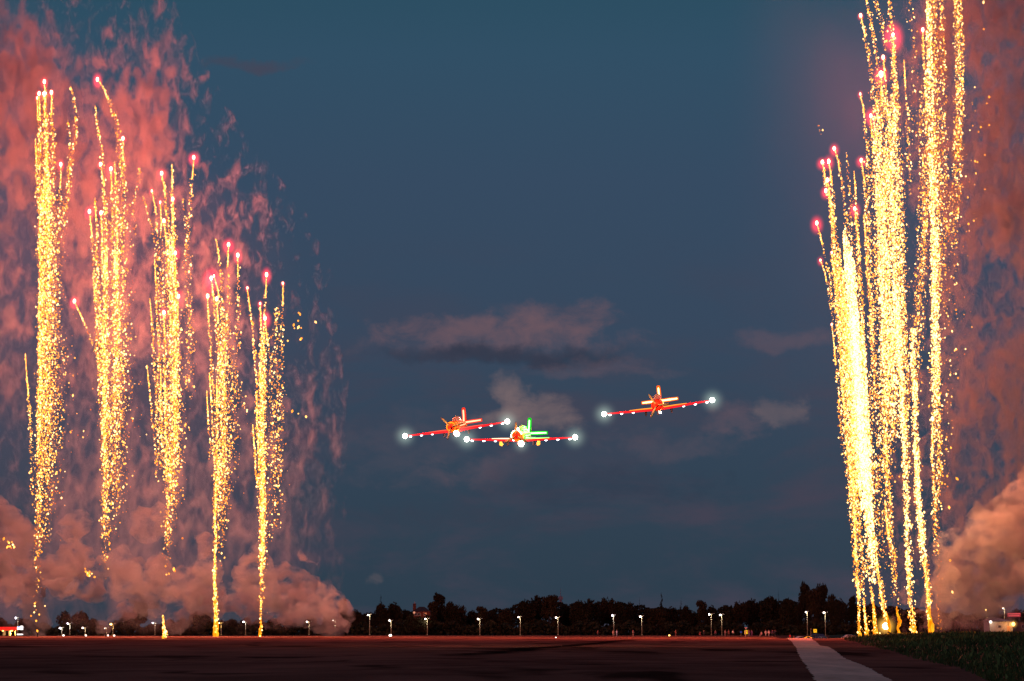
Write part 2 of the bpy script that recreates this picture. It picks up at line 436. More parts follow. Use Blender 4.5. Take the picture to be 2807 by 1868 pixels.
# column 2
r, b_ = firework('second spark column from the left, one comet arching over to its upper left', 290, 1744, YL + 3, [(300, 620, 24000), (300, 1000, 26000), (290, 1350, 14000)], LG)
YY = YL + 3
tr([(267, 218), (283, 240), (293, 265), (303, 290), (314, 320), (321, 350), (325, 400), (326, 470), (323, 600), (322, 900), (320, 1200), (308, 1420)], .6, (1.5, 9), head='red', drift=8)
tr([(261, 290), (263, 320), (268, 350), (277, 390), (280, 420), (285, 500), (290, 600), (292, 800), (290, 1100), (284, 1400)], .45, (1.4, 7), thin=8)
tr([(337, 380), (337, 430), (335, 560), (328, 760), (326, 1100), (312, 1400)], .7, (1.5, 10), head='red', drift=14)
tr([(275.5, 451), (284, 500), (288, 640), (290, 900), (288, 1250), (286, 1480)], .7, (1.5, 6), head='red')
tr([(304, 464), (307, 530), (310, 700), (312, 1000), (300, 1350), (294, 1500)], .7, (1.5, 7), head='red')
tr([(314, 445), (318, 520), (320, 720), (318, 1000), (306, 1350)], .8, (1.5, 8))
tr([(245, 580), (250, 625), (255, 700), (262, 760), (272, 850), (280, 1000), (282, 1300)], .6, (1.2, 6), head='red')
tr([(260, 545), (263, 600), (268, 760), (274, 900), (278, 1150)], .7, (1.2, 5))
tr([(277, 584), (279, 640), (284, 820), (290, 1100), (288, 1350), (284, 1540)], .8, (1.2, 6), head='red')
tr([(255, 749), (262, 850), (266, 960), (272, 1120)], .5, (1.0, 4))
tr([(204, 826), (218, 858), (240, 905), (257, 945), (270, 980), (276, 1100)], .5, (1.0, 4), head='red')
tr([(283, 880), (285, 1050), (282, 1250)], .9, (1.2, 4))
tr([(318, 640), (320, 900), (318, 1200), (305, 1480)], 1.0, (8, 11), fade=.65, drift=12)
tr([(290, 700), (293, 1000), (290, 1300), (288, 1550)], .8, (7, 9), fade=.6)
tr([(382, 462), (381, 500), (375, 520), (368, 560), (366, 600), (372, 640)], .38, (2, 6), thin=8)
tr([(352, 560), (356, 760), (360, 1000), (350, 1200)], .11, (9, 16), thin=4)
tr([(290, 1500), (288, 1560), (292, 1600)], .14, (5, 9), thin=4)
# column 3
r, b_ = firework('third spark column from the left with a loose strand of sparks leaning right', 455, 1744, YL + 6, [(460, 700, 20000), (465, 1050, 22000), (455, 1350, 12000)], LG)
YY = YL + 6
tr([(443, 475.5), (451, 520), (458, 620), (464, 800), (470, 1000), (472, 1250), (458, 1500)], .8, (1.5, 8), head='red', drift=8)
tr([(471.5, 451), (472, 520), (474, 640), (478, 800), (482, 1000), (478, 1250), (464, 1480)], .75, (1.5, 8))
tr([(531, 432), (529, 470), (522, 520), (516, 600), (514, 700), (512, 780), (515, 850), (517, 950), (512, 1100)], .55, (1.5, 8), head='red', drift=6)
tr([(416, 524), (424, 560), (431, 620), (436, 740), (440, 900), (443, 1150)], .4, (1.2, 6), head='dim')
tr([(392, 539), (400, 565), (410, 600), (422, 650), (430, 720), (432, 850)], .3, (1.4, 5), thin=6)
tr([(439, 555), (442, 600), (445, 700), (448, 850), (452, 1100)], .4, (1.3, 6), head='dim')
tr([(473.5, 546), (475, 640), (477, 800), (480, 1100), (470, 1350)], .8, (1.5, 7), head='red')
tr([(500, 547), (506, 580), (511, 640), (508, 720), (500, 780)], .3, (1.5, 6), thin=6)
tr([(449, 606), (456, 660), (462, 800), (466, 1050), (462, 1350), (456, 1560)], .9, (1.5, 7), head='red')
tr([(480, 694), (481, 760), (483, 900), (480, 1150), (468, 1400)], .7, (1.4, 7), head='red', drift=10)
tr([(424, 712), (428, 800), (433, 900), (436, 1100), (442, 1300)], .6, (1.2, 4))
tr([(489, 813), (487, 860), (484, 1000), (478, 1250)], .5, (1.4, 7), head='red')
tr([(411, 820), (416, 880), (424, 1000), (430, 1160), (436, 1300)], .5, (1.0, 4))
tr([(449, 857), (452, 950), (456, 1150), (454, 1350)], .7, (1.2, 5), head='red')
tr([(403, 1002), (409, 1060), (418, 1150), (425, 1240), (432, 1340)], .45, (1.0, 3.5))
tr([(440, 1010), (443, 1150), (447, 1300)], .8, (1.2, 4))
tr([(452, 1040), (454, 1200), (455, 1340)], .8, (1.2, 4))
tr([(470, 640), (475, 900), (476, 1150), (462, 1400)], 1.0, (8, 11), fade=.65, drift=8)
tr([(520, 900), (514, 1050), (495, 1250), (480, 1400)], .12, (8, 12), thin=4)
tr([(455, 1400), (452, 1500), (458, 1560), (452, 1600)], .22, (6, 9), thin=4, fade=.4)
# column 4
r, b_ = firework('fourth spark column from the left rising from a solid orange jet at the ground', 593, 1745, YL + 9, [(610, 860, 17000), (610, 1150, 19000), (595, 1500, 12000)], LG)
YY = YL + 9
tr([(592, 655), (600, 700), (604, 760), (612, 850), (616, 1000), (618, 1200), (606, 1450)], .5, (1.4, 7))
tr([(626.5, 671), (624, 740), (622, 800), (622, 950), (620, 1200), (606, 1450)], .5, (1.4, 7), head='red', drift=12)
tr([(652, 700), (652, 780), (650, 860), (646, 940), (640, 1020), (634, 1150)], .42, (1.4, 7), head='red', drift=10)
tr([(579, 763), (586, 820), (592, 880), (600, 1000), (604, 1250), (598, 1480)], .55, (1.4, 6), head='big')
tr([(586.5, 757), (596, 790), (606, 850), (612, 960), (614, 1200)], .4, (1.4, 6), head='dim')
tr([(569, 812), (572, 880), (578, 980), (586, 1060), (592, 1200), (592, 1380)], .6, (1.2, 4), head='red')
tr([(594, 820), (598, 880), (604, 1000), (608, 1200), (600, 1440)], .7, (1.4, 6), head='red')
tr([(620, 860), (622, 960), (630, 1040), (636, 1150), (628, 1330)], .45, (4, 11), drift=14, thin=4)
tr([(610, 900), (614, 1100), (612, 1300), (600, 1520)], 1.0, (7, 8), fade=.7, thin=4)
tr([(574, 1022), (580, 1120), (586, 1250), (588, 1400)], .6, (1.0, 4))
tr([(567, 1073), (571, 1160), (577, 1260)], .6, (1.0, 3))
tr([(594, 1040), (596, 1200), (594, 1400)], .8, (1.0, 4))
tr([(592, 1305), (590, 1420), (589, 1560), (592, 1740)], 1.3, (2.2, 3.4), thin=160, fade=1.0)
tr([(589, 1500), (588, 1600), (590, 1700), (594, 1742)], 1.3, (1.5, 2.4), thin=240, fade=1.0)
tr([(642, 1010), (655, 1050), (668, 1110), (680, 1160), (690, 1200)], .2, (4, 7), thin=4)
tr([(622, 1250), (620, 1400), (606, 1560)], .2, (7, 7), thin=4)
flame(r, b_, YY, [(592, 1746), (592, 1715), (590, 1670), (590, 1610)], [8, 6, 2.6, 1.2])
# column 5
r, b_ = firework('fifth spark column from the left, shortest of the row and nearest the aircraft', 713, 1745, YL + 12, [(730, 950, 16000), (722, 1250, 18000), (716, 1500, 9000)], LG)
YY = YL + 12
tr([(678, 790), (684, 840), (692, 900), (700, 1000), (706, 1150), (712, 1350)], .55, (1.2, 4), head='dim')
tr([(713, 833), (716, 900), (716, 1050), (718, 1250), (718, 1500)], .9, (1.2, 6), head='dim')
tr([(730.6, 753), (729, 790), (725, 850), (724, 930), (726, 1100)], .35, (1.4, 6), head='red')
tr([(726.5, 873), (732, 930), (740, 1000), (742, 1150), (738, 1350)], .55, (1.4, 7), head='red', drift=12)
tr([(775.5, 777), (775, 830), (772, 900), (770, 1000), (768, 1150), (762, 1300)], .45, (1.0, 7), head='dim', drift=4)
tr([(759, 845), (758, 900), (755, 1000), (758, 1150), (752, 1350), (742, 1480)], .5, (4, 9), thin=4, drift=10)
tr([(714, 1000), (716, 1150), (720, 1350), (716, 1560)], 1.5, (3, 6), fade=.8)
tr([(722, 900), (722, 1100), (722, 1300), (720, 1560)], 1.5, (4, 7), fade=.75)
tr([(703, 1080), (706, 1200), (712, 1330)], .8, (1, 3))
tr([(693, 1165), (699, 1250), (706, 1340)], .8, (1, 3))
tr([(719, 1280), (719, 1400), (718, 1560), (716, 1620)], 1.8, (2.5, 5), thin=200, fade=.85)
tr([(725, 1450), (721, 1560), (719, 1650), (722, 1690)], .5, (4, 8), thin=4, fade=.5)
tr([(752, 1130), (756, 1300), (744, 1500)], .3, (8, 10), thin=4)
tr([(716, 1640), (713, 1740)], .7, (2, 3), thin=30, fade=1)
flame(r, b_, YY, [(713, 1746), (714, 1725), (716, 1700)], [4.6, 3.6, 1.0])
# short burst close to the camera
r, b_ = firework('short orange burst low on the ground between the left columns', 447, 1751.5, 430, [(449, 1725, 1500)], 'jets starting at ground level')
YY = 430
tr([(447, 1687), (448, 1710), (450, 1730), (449, 1750)], 2.0, (1.4, 2.6), thin=45, fade=1, size=1.1)
tr([(452, 1727), (454, 1735), (451, 1750)], 1.4, (2.4, 3), thin=5, fade=1, size=1.2, hot=1.2)
flame(r, b_, YY, [(447.5, 1751), (449, 1730), (448, 1710)], [3.4, 3, 1.6])

# right-hand side
YR = 450.0
def rf(label, bx, by, dy, lamps):
    return firework(label, bx, by, YR + dy, lamps, RG)
r, b_ = rf('outermost left spark column on the right side, reaching the red heads highest at its left', 2356.6, 1744, 0, [(2300, 560, 9000), (2318, 900, 15000), (2335, 1250, 15000), (2350, 1600, 6000)])
YY = YR
tr([(2254, 445), (2262, 490), (2272, 540), (2285, 640), (2296, 800), (2312, 1000), (2328, 1200), (2340, 1500)], .8, (1.5, 8), head='big')
tr([(2272, 443), (2280, 500), (2288, 600), (2298, 760), (2312, 950), (2325, 1200)], .6, (1.5, 7), head='red')
tr([(2287, 408), (2297, 440), (2305, 490), (2315, 540), (2322, 620), (2328, 760), (2336, 1000)], .5, (1.5, 7), head='red')
tr([(2268, 494), (2278, 560), (2286, 700), (2300, 900), (2318, 1150)], .6, (2, 6), head='red')
tr([(2264, 524), (2276, 545), (2284, 620), (2292, 760), (2306, 960)], .5, (1.5, 7), head='red')
tr([(2239, 612), (2250, 650), (2260, 700), (2275, 760), (2282, 830), (2292, 900)], .45, (1.2, 5), head='red')
tr([(2249, 714), (2262, 750), (2270, 800), (2280, 850), (2290, 930)], .35, (1.2, 6), head='dim')
tr([(2280, 693), (2290, 760), (2300, 900), (2312, 1100), (2326, 1300)], .9, (2, 8), head='dim')
tr([(2280, 890), (2288, 960), (2294, 1040), (2302, 1120), (2306, 1240)], .45, (1.0, 4), thin=110, head='dim')
tr([(2306, 1120), (2308, 1200), (2314, 1260), (2330, 1360), (2334, 1420)], .22, (3, 5), thin=4)
tr([(2302, 1000), (2312, 1100), (2326, 1260), (2336, 1400)], .9, (1.2, 3), thin=120)
tr([(2300, 700), (2316, 900), (2334, 1150), (2344, 1400), (2350, 1600)], 2.6, (8, 9), fade=.7, thin=4)
tr([(2310, 760), (2324, 960), (2342, 1200), (2350, 1420)], 2.6, (8, 9), fade=.8, thin=4)
tr([(2337, 1290), (2342, 1420), (2348, 1560), (2354, 1640)], 1.6, (3, 4), thin=240, fade=1)
tr([(2349, 1580), (2354, 1660), (2357, 1742)], 1.2, (2.4, 3), thin=60, fade=.9)
tr([(2246, 345), (2252, 372)], .2, (3, 3), thin=3)
flame(r, b_, YY, [(2357, 1747), (2355, 1730), (2354, 1705)], [5, 3.4, 1])
r, b_ = rf('blazing white spark column on the right side, second from its left edge', 2375, 1744, 8, [(2345, 800, 16000), (2355, 1150, 24000), (2370, 1500, 8000)])
YY = YR + 8
tr([(2361, 440), (2370, 500), (2376, 600), (2384, 760), (2392, 950), (2400, 1200)], .7, (1.5, 7), head='red')
tr([(2343, 573), (2350, 640), (2356, 760), (2364, 950), (2374, 1200), (2384, 1400)], .8, (1.5, 7), head='red')
tr([(2341, 470), (2346, 540), (2352, 640), (2362, 800), (2372, 1000)], .5, (1.2, 4))
tr([(2320, 420), (2327, 500), (2334, 600), (2344, 760), (2356, 1000)], .4, (1.2, 6), thin=6)
tr([(2318, 640), (2330, 800), (2344, 1000), (2360, 1200), (2368, 1400)], 3.2, (8, 9), fade=.85, thin=4, hot=1.9, size=1.3)
tr([(2332, 700), (2344, 860), (2352, 1000), (2364, 1200), (2376, 1400)], 3.4, (9, 9), fade=.85, thin=4, hot=1.9, size=1.3)
tr([(2330, 860), (2340, 1000), (2350, 1160), (2362, 1320)], 3.0, (9, 9), fade=.95, thin=4, hot=2.0, size=1.3)
tr([(2350, 1290), (2356, 1400), (2364, 1560), (2368, 1640)], .8, (4, 5), thin=8)
tr([(2367.5, 1640), (2371, 1690), (2375, 1742)], 1.4, (1.8, 3), thin=70, fade=1)
tr([(2380, 1690), (2378, 1740)], .3, (5, 5), thin=4)
flame(r, b_, YY, [(2376, 1745), (2375, 1725), (2372, 1700)], [5.5, 4, 1.2])
r, b_ = rf('dense spark column on the right side, third from its left edge', 2400.6, 1743, 16, [(2385, 900, 16000), (2385, 1250, 22000), (2394, 1560, 7000)])
YY = YR + 16
tr([(2387, 318), (2392, 400), (2398, 520), (2404, 700), (2398, 900), (2394, 1100)], .8, (1.6, 8), head='big')
tr([(2358, 258), (2366, 290), (2374, 360), (2380, 480), (2384, 650), (2390, 850)], .55, (1.6, 8), head='dim')
tr([(2368, 590), (2374, 680), (2382, 800), (2392, 950), (2402, 1100)], .7, (1.2, 5))
tr([(2342, 1000), (2356, 1150), (2370, 1300), (2382, 1450), (2390, 1600)], 2.6, (7, 9), fade=.75, thin=4, hot=1.7, size=1.2)
tr([(2364, 900), (2372, 1100), (2380, 1300), (2386, 1480), (2392, 1600)], 2.6, (7, 9), fade=.8, thin=4, hot=1.7, size=1.2)
tr([(2376, 1050), (2386, 1250), (2398, 1420), (2404, 1500)], .8, (9, 12), fade=.7, thin=4, drift=10)
tr([(2388, 1610), (2394, 1660), (2399, 1740)], 1.7, (2, 3.4), thin=110, fade=1)
tr([(2392, 1728), (2408, 1738)], 1.0, (3, 3), thin=4, hot=1.3)
flame(r, b_, YY, [(2401, 1745), (2399, 1722), (2397, 1690), (2394, 1650)], [7, 5.5, 4, 1.5])
r, b_ = rf('leaning spark column on the right side above the white ground flare', 2437, 1739, 22, [(2425, 700, 18000), (2415, 1100, 20000), (2420, 1500, 7000)])
YY = YR + 22
tr([(2415, 204), (2416, 260), (2418, 350), (2424, 500), (2432, 700), (2436, 900), (2430, 1150), (2436, 1350)], 1.1, (2, 12), head='big', hr=8)
tr([(2359, 43), (2370, 90), (2376, 130), (2386, 180), (2394, 250), (2402, 350), (2410, 500), (2414, 700)], .65, (1.5, 9), head='red')
tr([(2376, 0), (2384, 40), (2392, 90), (2400, 140), (2406, 200), (2408, 300)], .6, (3, 5), thin=4, fade=1)
tr([(2421, 157), (2426, 220), (2432, 330), (2440, 480), (2448, 700)], .8, (1.6, 9), head='red')
tr([(2400, 300), (2410, 480), (2420, 700), (2424, 900), (2420, 1150), (2412, 1350)], 2.2, (10, 13), fade=.75, thin=4, hot=1.4, size=1.1)
tr([(2410, 500), (2418, 650), (2428, 850), (2436, 1050), (2440, 1250)], 2.2, (12, 13), fade=.75, thin=4, hot=1.4, size=1.1)
tr([(2398, 1470), (2406, 1560), (2416, 1600), (2424, 1650), (2432, 1700)], .9, (3, 4), thin=100, fade=.7)
tr([(2401, 1540), (2410, 1600), (2420, 1660), (2432, 1720)], 1.2, (2, 4), thin=130, fade=.8)
tr([(2404, 1250), (2408, 1350), (2418, 1480), (2424, 1560)], .6, (9, 11), thin=4)
flame(r, b_, YY, [(2437, 1741), (2438, 1720), (2434, 1700), (2430, 1680)], [3.4, 5, 3, 1])
r, b_ = rf('spark column on the right side standing over a flickering orange smoke flame', 2464, 1738, 30, [(2450, 500, 20000), (2446, 900, 18000), (2440, 1300, 8000)])
YY = YR + 30
tr([(2448, 96), (2450, 160), (2454, 260), (2462, 420), (2470, 600), (2474, 800), (2466, 1050)], 1.0, (2, 11), head='big')
tr([(2437, 0), (2441, 50), (2448, 110), (2452, 200), (2458, 320)], .9, (4, 6), thin=4, fade=1)
tr([(2400, 0), (2406, 30), (2418, 60), (2424, 100), (2430, 140)], .5, (4, 6), thin=4, fade=1)
tr([(2478, 165), (2482, 240), (2486, 330), (2492, 450), (2498, 560)], .45, (1.2, 7), thin=70)
tr([(2440, 260), (2450, 420), (2458, 600), (2464, 800), (2456, 1000), (2448, 1200)], 2.4, (11, 14), fade=.8, thin=4, hot=1.4, size=1.1)
tr([(2430, 400), (2444, 600), (2452, 800), (2456, 1000), (2462, 1200)], 2.2, (12, 14), fade=.8, thin=4, hot=1.5, size=1.1)
tr([(2426, 1180), (2432, 1280), (2438, 1400), (2446, 1500), (2452, 1580), (2455, 1640)], 1.3, (4, 6), thin=100, fade=.8)
tr([(2426, 1372), (2432, 1440), (2440, 1500)], 1.4, (1.5, 3), thin=100)
tr([(2464, 1640), (2462, 1700)], .12, (4, 4), thin=4)
flame(r, b_, YY, [(2464, 1739), (2462, 1722), (2467, 1706), (2463, 1692), (2459, 1678), (2458, 1662)], [4, 3, 5, 3.4, 3, 1])
r, b_ = rf('thick straight spark column on the right side with sparks bouncing at its foot', 2506, 1741, 36, [(2520, 500, 18000), (2495, 1000, 20000), (2494, 1500, 9000)])
YY = YR + 36
tr([(2529.5, 82), (2531, 130), (2535, 200), (2542, 330), (2544, 500), (2530, 700), (2516, 900), (2504, 1150)], .8, (1.5, 7), head='red')
tr([(2497, 0), (2500, 60), (2504, 110), (2506, 200), (2506, 300), (2510, 420)], .22, (6, 11), thin=4)
tr([(2529, 425), (2532, 500), (2536, 620), (2536, 760)], .35, (1.0, 6), thin=30)
tr([(2530, 250), (2530, 500), (2526, 700), (2518, 900), (2506, 1100), (2494, 1300)], .7, (12, 15), thin=4)
tr([(2450, 760), (2462, 900), (2474, 1100), (2482, 1300), (2488, 1480), (2494, 1620), (2502, 1720)], 1.7, (5, 6), fade=.9, thin=4, hot=1.5, size=1.1)
tr([(2478, 850), (2484, 1000), (2484, 1200), (2486, 1350)], 1.3, (6, 8), thin=4)
tr([(2484, 1510), (2490, 1580), (2494, 1650)], 1.3, (1.5, 3), thin=120)
tr([(2500, 1660), (2506, 1738)], 1.3, (3, 4), thin=20, fade=1)
tr([(2494, 1724), (2512, 1734)], 1.2, (4, 4), thin=4, hot=1.3)
flame(r, b_, YY, [(2506, 1743), (2506, 1720), (2502, 1690)], [6, 5, 2])
r, b_ = rf('right-hand spark column with a solid yellow jet flame at its foot', 2552, 1740, 42, [(2560, 350, 22000), (2530, 900, 18000), (2530, 1450, 12000)])
YY = YR + 42
tr([(2545, 0), (2548, 150), (2552, 320), (2560, 500), (2566, 760), (2562, 1000), (2566, 1250)], 1.7, (7, 9), fade=.9, thin=4, hot=1.5, size=1.1)
tr([(2560, 0), (2562, 200), (2566, 420), (2568, 640), (2572, 860)], 1.5, (9, 11), fade=.9, thin=4)
tr([(2580, 0), (2584, 160), (2586, 340), (2588, 560), (2586, 760)], .9, (8, 12), thin=4)
tr([(2551, 420), (2556, 600), (2560, 800), (2566, 1000), (2564, 1180)], 1.4, (4, 6), thin=4, hot=1.5, size=1.1)
tr([(2500, 900), (2506, 1060), (2510, 1200), (2516, 1350), (2528, 1500)], 1.9, (4, 6), fade=.95, thin=4, hot=1.5, size=1.1)
tr([(2510, 1250), (2518, 1380), (2526, 1480), (2532, 1560)], 1.6, (5, 6), fade=.9, thin=4, hot=1.5, size=1.1)
tr([(2556, 1148), (2556, 1240), (2560, 1340), (2563, 1440), (2566, 1520)], .9, (2, 5), thin=90, hot=1.1, head='white', hr=4)
tr([(2534, 1540), (2540, 1600), (2545, 1660), (2549, 1700)], 1.8, (2.5, 4), thin=140, fade=1)
tr([(2538, 1520), (2542, 1600), (2548, 1680)], 1.2, (4, 6), thin=8, fade=.9)
flame(r, b_, YY, [(2552, 1741), (2553, 1722), (2548, 1690), (2546, 1660), (2543, 1630)], [7, 8.5, 6, 4, 1.5])
r, b_ = rf('outermost right spark column, loose falling sparks thinning out downwards', 2573, 1738, 48, [(2630, 250, 24000), (2590, 700, 16000), (2585, 1250, 10000)])
YY = YR + 48
tr([(2628, 0), (2632, 120), (2632, 260), (2626, 420), (2618, 560), (2610, 700)], 1.35, (9, 12), fade=.8, thin=4)
tr([(2620, 0), (2624, 150), (2628, 300), (2620, 450)], 1.0, (7, 10), fade=.85, thin=4)
tr([(2612, 560), (2600, 760), (2590, 950), (2588, 1150), (2578, 1400)], .3, (14, 17), thin=4)
tr([(2575, 900), (2572, 1100), (2576, 1250), (2570, 1420), (2568, 1560)], .8, (5, 6), thin=4, fade=.7)
tr([(2640, 250), (2650, 480), (2640, 800), (2622, 1100)], .07, (22, 22), thin=4)
tr([(2572, 1500), (2574, 1640), (2573, 1730)], .35, (4, 5), thin=4, size=.6, hot=.5, fade=1)

# stray sparks and ground flare
def stray(label, pts, Y, cat='sparks'):
    base = P(pts[0][0], pts[0][1], Y)
    xy = np.array(pts, float) + rng.normal(0, 1.2, (len(pts), 2))
    o = spark_cloud('falling_sparks', xy, 2.0 + 1.4 * rng.random(len(xy)), np.clip(rng.normal(.6, .15, len(xy)), .1, 1), Y, .4, base, None)
    o.location = base
    tag(o, label, 'sparks', 'loose falling sparks', 'stuff')
stray('loose sparks drifting right of the fifth left spark column', [(816, 858), (822, 862), (817, 880), (805, 892), (806, 899), (818, 900), (824, 899), (824, 932), (826, 928), (787, 935), (866, 882), (800, 1130), (818, 1133), (838, 1143)], 610)
stray('small cluster of orange sparks low above the smoke at the left edge', [(12, 1477), (22, 1484), (24, 1491), (31, 1486), (28, 1497), (36, 1494), (19, 1501), (38, 1501), (30, 1503), (21, 1497)], 610)
stray('short curved string of sparks above the low smoke left of the second column', [(234, 1559), (235, 1566), (240, 1570), (243, 1574), (248, 1571), (241, 1578), (247, 1578), (258, 1581), (252, 1573)], 600)
stray('few sparks dropping into the smoke below the third column', [(477, 1562), (478, 1568), (464, 1572), (457, 1575), (499, 1477)], 610)
stray('three orange sparks fallen low at the foot of the far left column', [(94, 1662), (95, 1655), (95, 1679), (123, 1663), (107, 1687), (83, 1688), (99, 1703), (101, 1729)], 600)
stray('sparse sparks in front of the smoke at the right edge', [(2705, 285), (2690, 350), (2682, 362), (2700, 425), (2672, 444), (2678, 447), (2670, 606), (2654, 614), (2695, 5), (2696, 80), (2673, 240), (2666, 345), (2620, 850), (2618, 962), (2623, 960), (2625, 1036), (2710, 268), (2711, 342), (2700, 520)], 480)
stray('sparse sparks beside the lower half of the outermost right column', [(2596, 1305), (2623, 1313), (2595, 1233), (2604, 1392), (2581, 1389), (2604, 1537), (2612, 1623), (2607, 1229)], 470)
g = tag(empty('ground_flare', P(2428, 1739, 474)), 'round blinding white flare burning near the foot of the leaning right column', 'flare')
z0 = P(2428, 1717, 474) - P(2428, 1739, 474)
inst('burning_star', STAR_ME, HEAD_WHITE, g, z0, (M(9, 474),) * 3)
inst('added_halo', GLOW_ME, YEL_HALO, g, z0, M(36, 474))
B().tube([(0, 0, -.3), z0 + Vector((0, 0, -.3))], .05, 6).make('stake', TUBE, g)
lamp('flare_light', z0, 9000, (1, .72, .4), .5, g)
for k, (px, py, a, lb) in enumerate(((2443, 1738, -58, 'short dark mortar tube leaning over beside the white ground flare'), (2540, 1736, 12, 'upright dark mortar tube left of the yellow jet flame'), (2534, 1733, -20, 'dark mortar tube nearest the yellow jet, tilted slightly left'))):
    base = P(px, py, 440)
    o = empty('mortar_tube', base, (0, R(a), 0)); tag(o, lb, 'mortar tube', 'mortar tubes in the grass on the right')
    B().tube([(0, 0, -.4), (0, 0, .75)], .14, 12).make('tube', TUBE, o)
    B().box((0, 0, -.36), (.5, .5, .07)).make('foot_plate', TUBE, o)

# ------------------------------------------------------------------ smoke
def xr(px, Y): return (px - 1403.5) / F * Y / CT
def zr(py, Y): return P(1403.5, py, Y).z
def smoke_mat(name, build, colour=(.85, .8, .8), aniso=0.0):
    m = bpy.data.materials.new(name); m.use_nodes = True
    nt = m.node_tree; n = nt.nodes; l = nt.links; n.clear()
    o = n.new('ShaderNodeOutputMaterial'); v = n.new('ShaderNodeVolumePrincipled')
    v.inputs['Color'].default_value = tuple(colour) + (1,)
    v.inputs['Anisotropy'].default_value = aniso
    l.new(v.outputs[0], o.inputs['Volume'])
    d = build(nt)
    if isinstance(d, (int, float)): v.inputs['Density'].default_value = d
    else: l.new(d, v.inputs['Density'])
    return m
class G:
    def __init__(s, nt): s.nt = nt
    def math(s, op, *a, clamp=False):
        n = s.nt.nodes.new('ShaderNodeMath'); n.operation = op; n.use_clamp = clamp
        for i, v in enumerate(a):
            if isinstance(v, (int, float)): n.inputs[i].default_value = v
            else: s.nt.links.new(v, n.inputs[i])
        return n.outputs[0]
    def coord(s):
        t = s.nt.nodes.new('ShaderNodeTexCoord'); return t.outputs['Object']
    def noise(s, vec, scale, detail=3, rough=.5, dist=0.0, off=(0, 0, 0)):
        mp = s.nt.nodes.new('ShaderNodeMapping'); mp.inputs['Scale'].default_value = scale; mp.inputs['Location'].default_value = off
        s.nt.links.new(vec, mp.inputs[0])
        n = s.nt.nodes.new('ShaderNodeTexNoise'); n.inputs['Scale'].default_value = 1; n.inputs['Detail'].default_value = detail
        n.inputs['Roughness'].default_value = rough; n.inputs['Distortion'].default_value = dist
        s.nt.links.new(mp.outputs[0], n.inputs['Vector']); return n.outputs['Fac']
    def ramp(s, v, a, b, c=0.0, d=1.0, kind='SMOOTHSTEP'):
        n = s.nt.nodes.new('ShaderNodeMapRange'); n.interpolation_type = kind
        for k, q in (('From Min', a), ('From Max', b), ('To Min', c), ('To Max', d)): n.inputs[k].default_value = q
        s.nt.links.new(v, n.inputs['Value']); return n.outputs[0]
    def curve(s, v, pts, lo, hi):
        """piecewise function of v (lo..hi) through pts"""
        n = s.nt.nodes.new('ShaderNodeFloatCurve'); c = n.mapping.curves[0]
        ys = [p[1] for p in pts]; y0, y1 = min(ys), max(ys)
        q = [((a - lo) / (hi - lo), (b - y0) / (y1 - y0)) for a, b in pts]
        q.sort()
        c.points[0].location = q[0]; c.points[-1].location = q[-1]
        for p in q[1:-1]: c.points.new(*p)
        n.mapping.update()
        s.nt.links.new(s.ramp(v, lo, hi, kind='LINEAR'), n.inputs['Value'])
        return s.math('MULTIPLY_ADD', n.outputs[0], y1 - y0, y0)
    def sep(s, v):
        n = s.nt.nodes.new('ShaderNodeSeparateXYZ'); s.nt.links.new(v, n.inputs[0]); return n.outputs
def prism(name, outline, Y0, Y1, m, label, lumps=0.0):
    """closed hull: an outline in photo pixels with real depth"""
    pts = outline; n = len(pts)
    a = [P(x, y, Y0) for x, y in pts]; mid = (Y0 + Y1) / 2
    cx = sum(p[0] for p in pts) / n; cy = sum(p[1] for p in pts) / n
    ring0 = [P(cx + (x - cx) * .96, cy + (y - cy) * .96, mid) * 1.0 for x, y in pts]
    for p in ring0: p.y = Y0
    ring1 = [P(x, y, mid) for x, y in pts]
    ring2 = [p.copy() for p in ring0]
    for p in ring2: p.y = Y1
    o = B().loft([ring0, ring1, ring2]).make(name, m)
    return tag(o, label, 'smoke', None, 'stuff')
def left_wall(nt):
    g = G(nt); c = g.coord(); x, y, z = g.sep(c)
    Y = 658.0
    edge = g.curve(z, [(zr(p[1], Y), xr(p[0], Y)) for p in ((880, 1745), (900, 1400), (905, 1000), (890, 850), (840, 680), (760, 560), (660, 480), (590, 380), (470, 270), (380, 190), (300, 120), (200, 40), (120, -60))], 0.0, zr(-60, Y))
    d = g.math('SUBTRACT', edge, x)                      # metres inside the right edge
    inside = g.ramp(d, -26, 26, 0, 1, 'LINEAR')
    big = g.noise(c, (1 / 24, 1 / 24, 1 / 48), 2, .5, 0, (5, 3, 1))
    fine = g.noise(c, (1 / 3.3, 1 / 6, 1 / 6.2), 5, .60, .45)
    s = g.math('ADD', g.math('MULTIPLY', big, .36), g.math('MULTIPLY', fine, .64))
    thr = g.math('SUBTRACT', .60, g.math('MULTIPLY', inside, .105))
    q = g.math('SUBTRACT', s, thr)
    top = g.curve(z, [(zr(a, Y), b) for a, b in ((1745, .05), (1600, .10), (1450, .16), (1200, .26), (900, .5), (600, .85), (-60, .9))], 0.0, zr(-60, Y))
    veil = g.math('MULTIPLY', g.ramp(d, 0, 60, 0, 1), .005)
    return g.math('ADD', g.math('MULTIPLY', g.math('MULTIPLY', g.ramp(q, 0, .15, 0, 1, 'LINEAR'), top), .22), g.math('MULTIPLY', veil, top))
WALL_L = smoke_mat('streaky_smoke_left', left_wall, (.9, .78, .78))
prism('smoke', [(-120, 1742), (945, 1742), (960, 1000), (930, 800), (860, 600), (700, 400), (600, 240), (500, 20), (420, -60), (-120, -60)], 648, 668, WALL_L, 'tall streaky pink smoke hanging behind the five left spark columns')
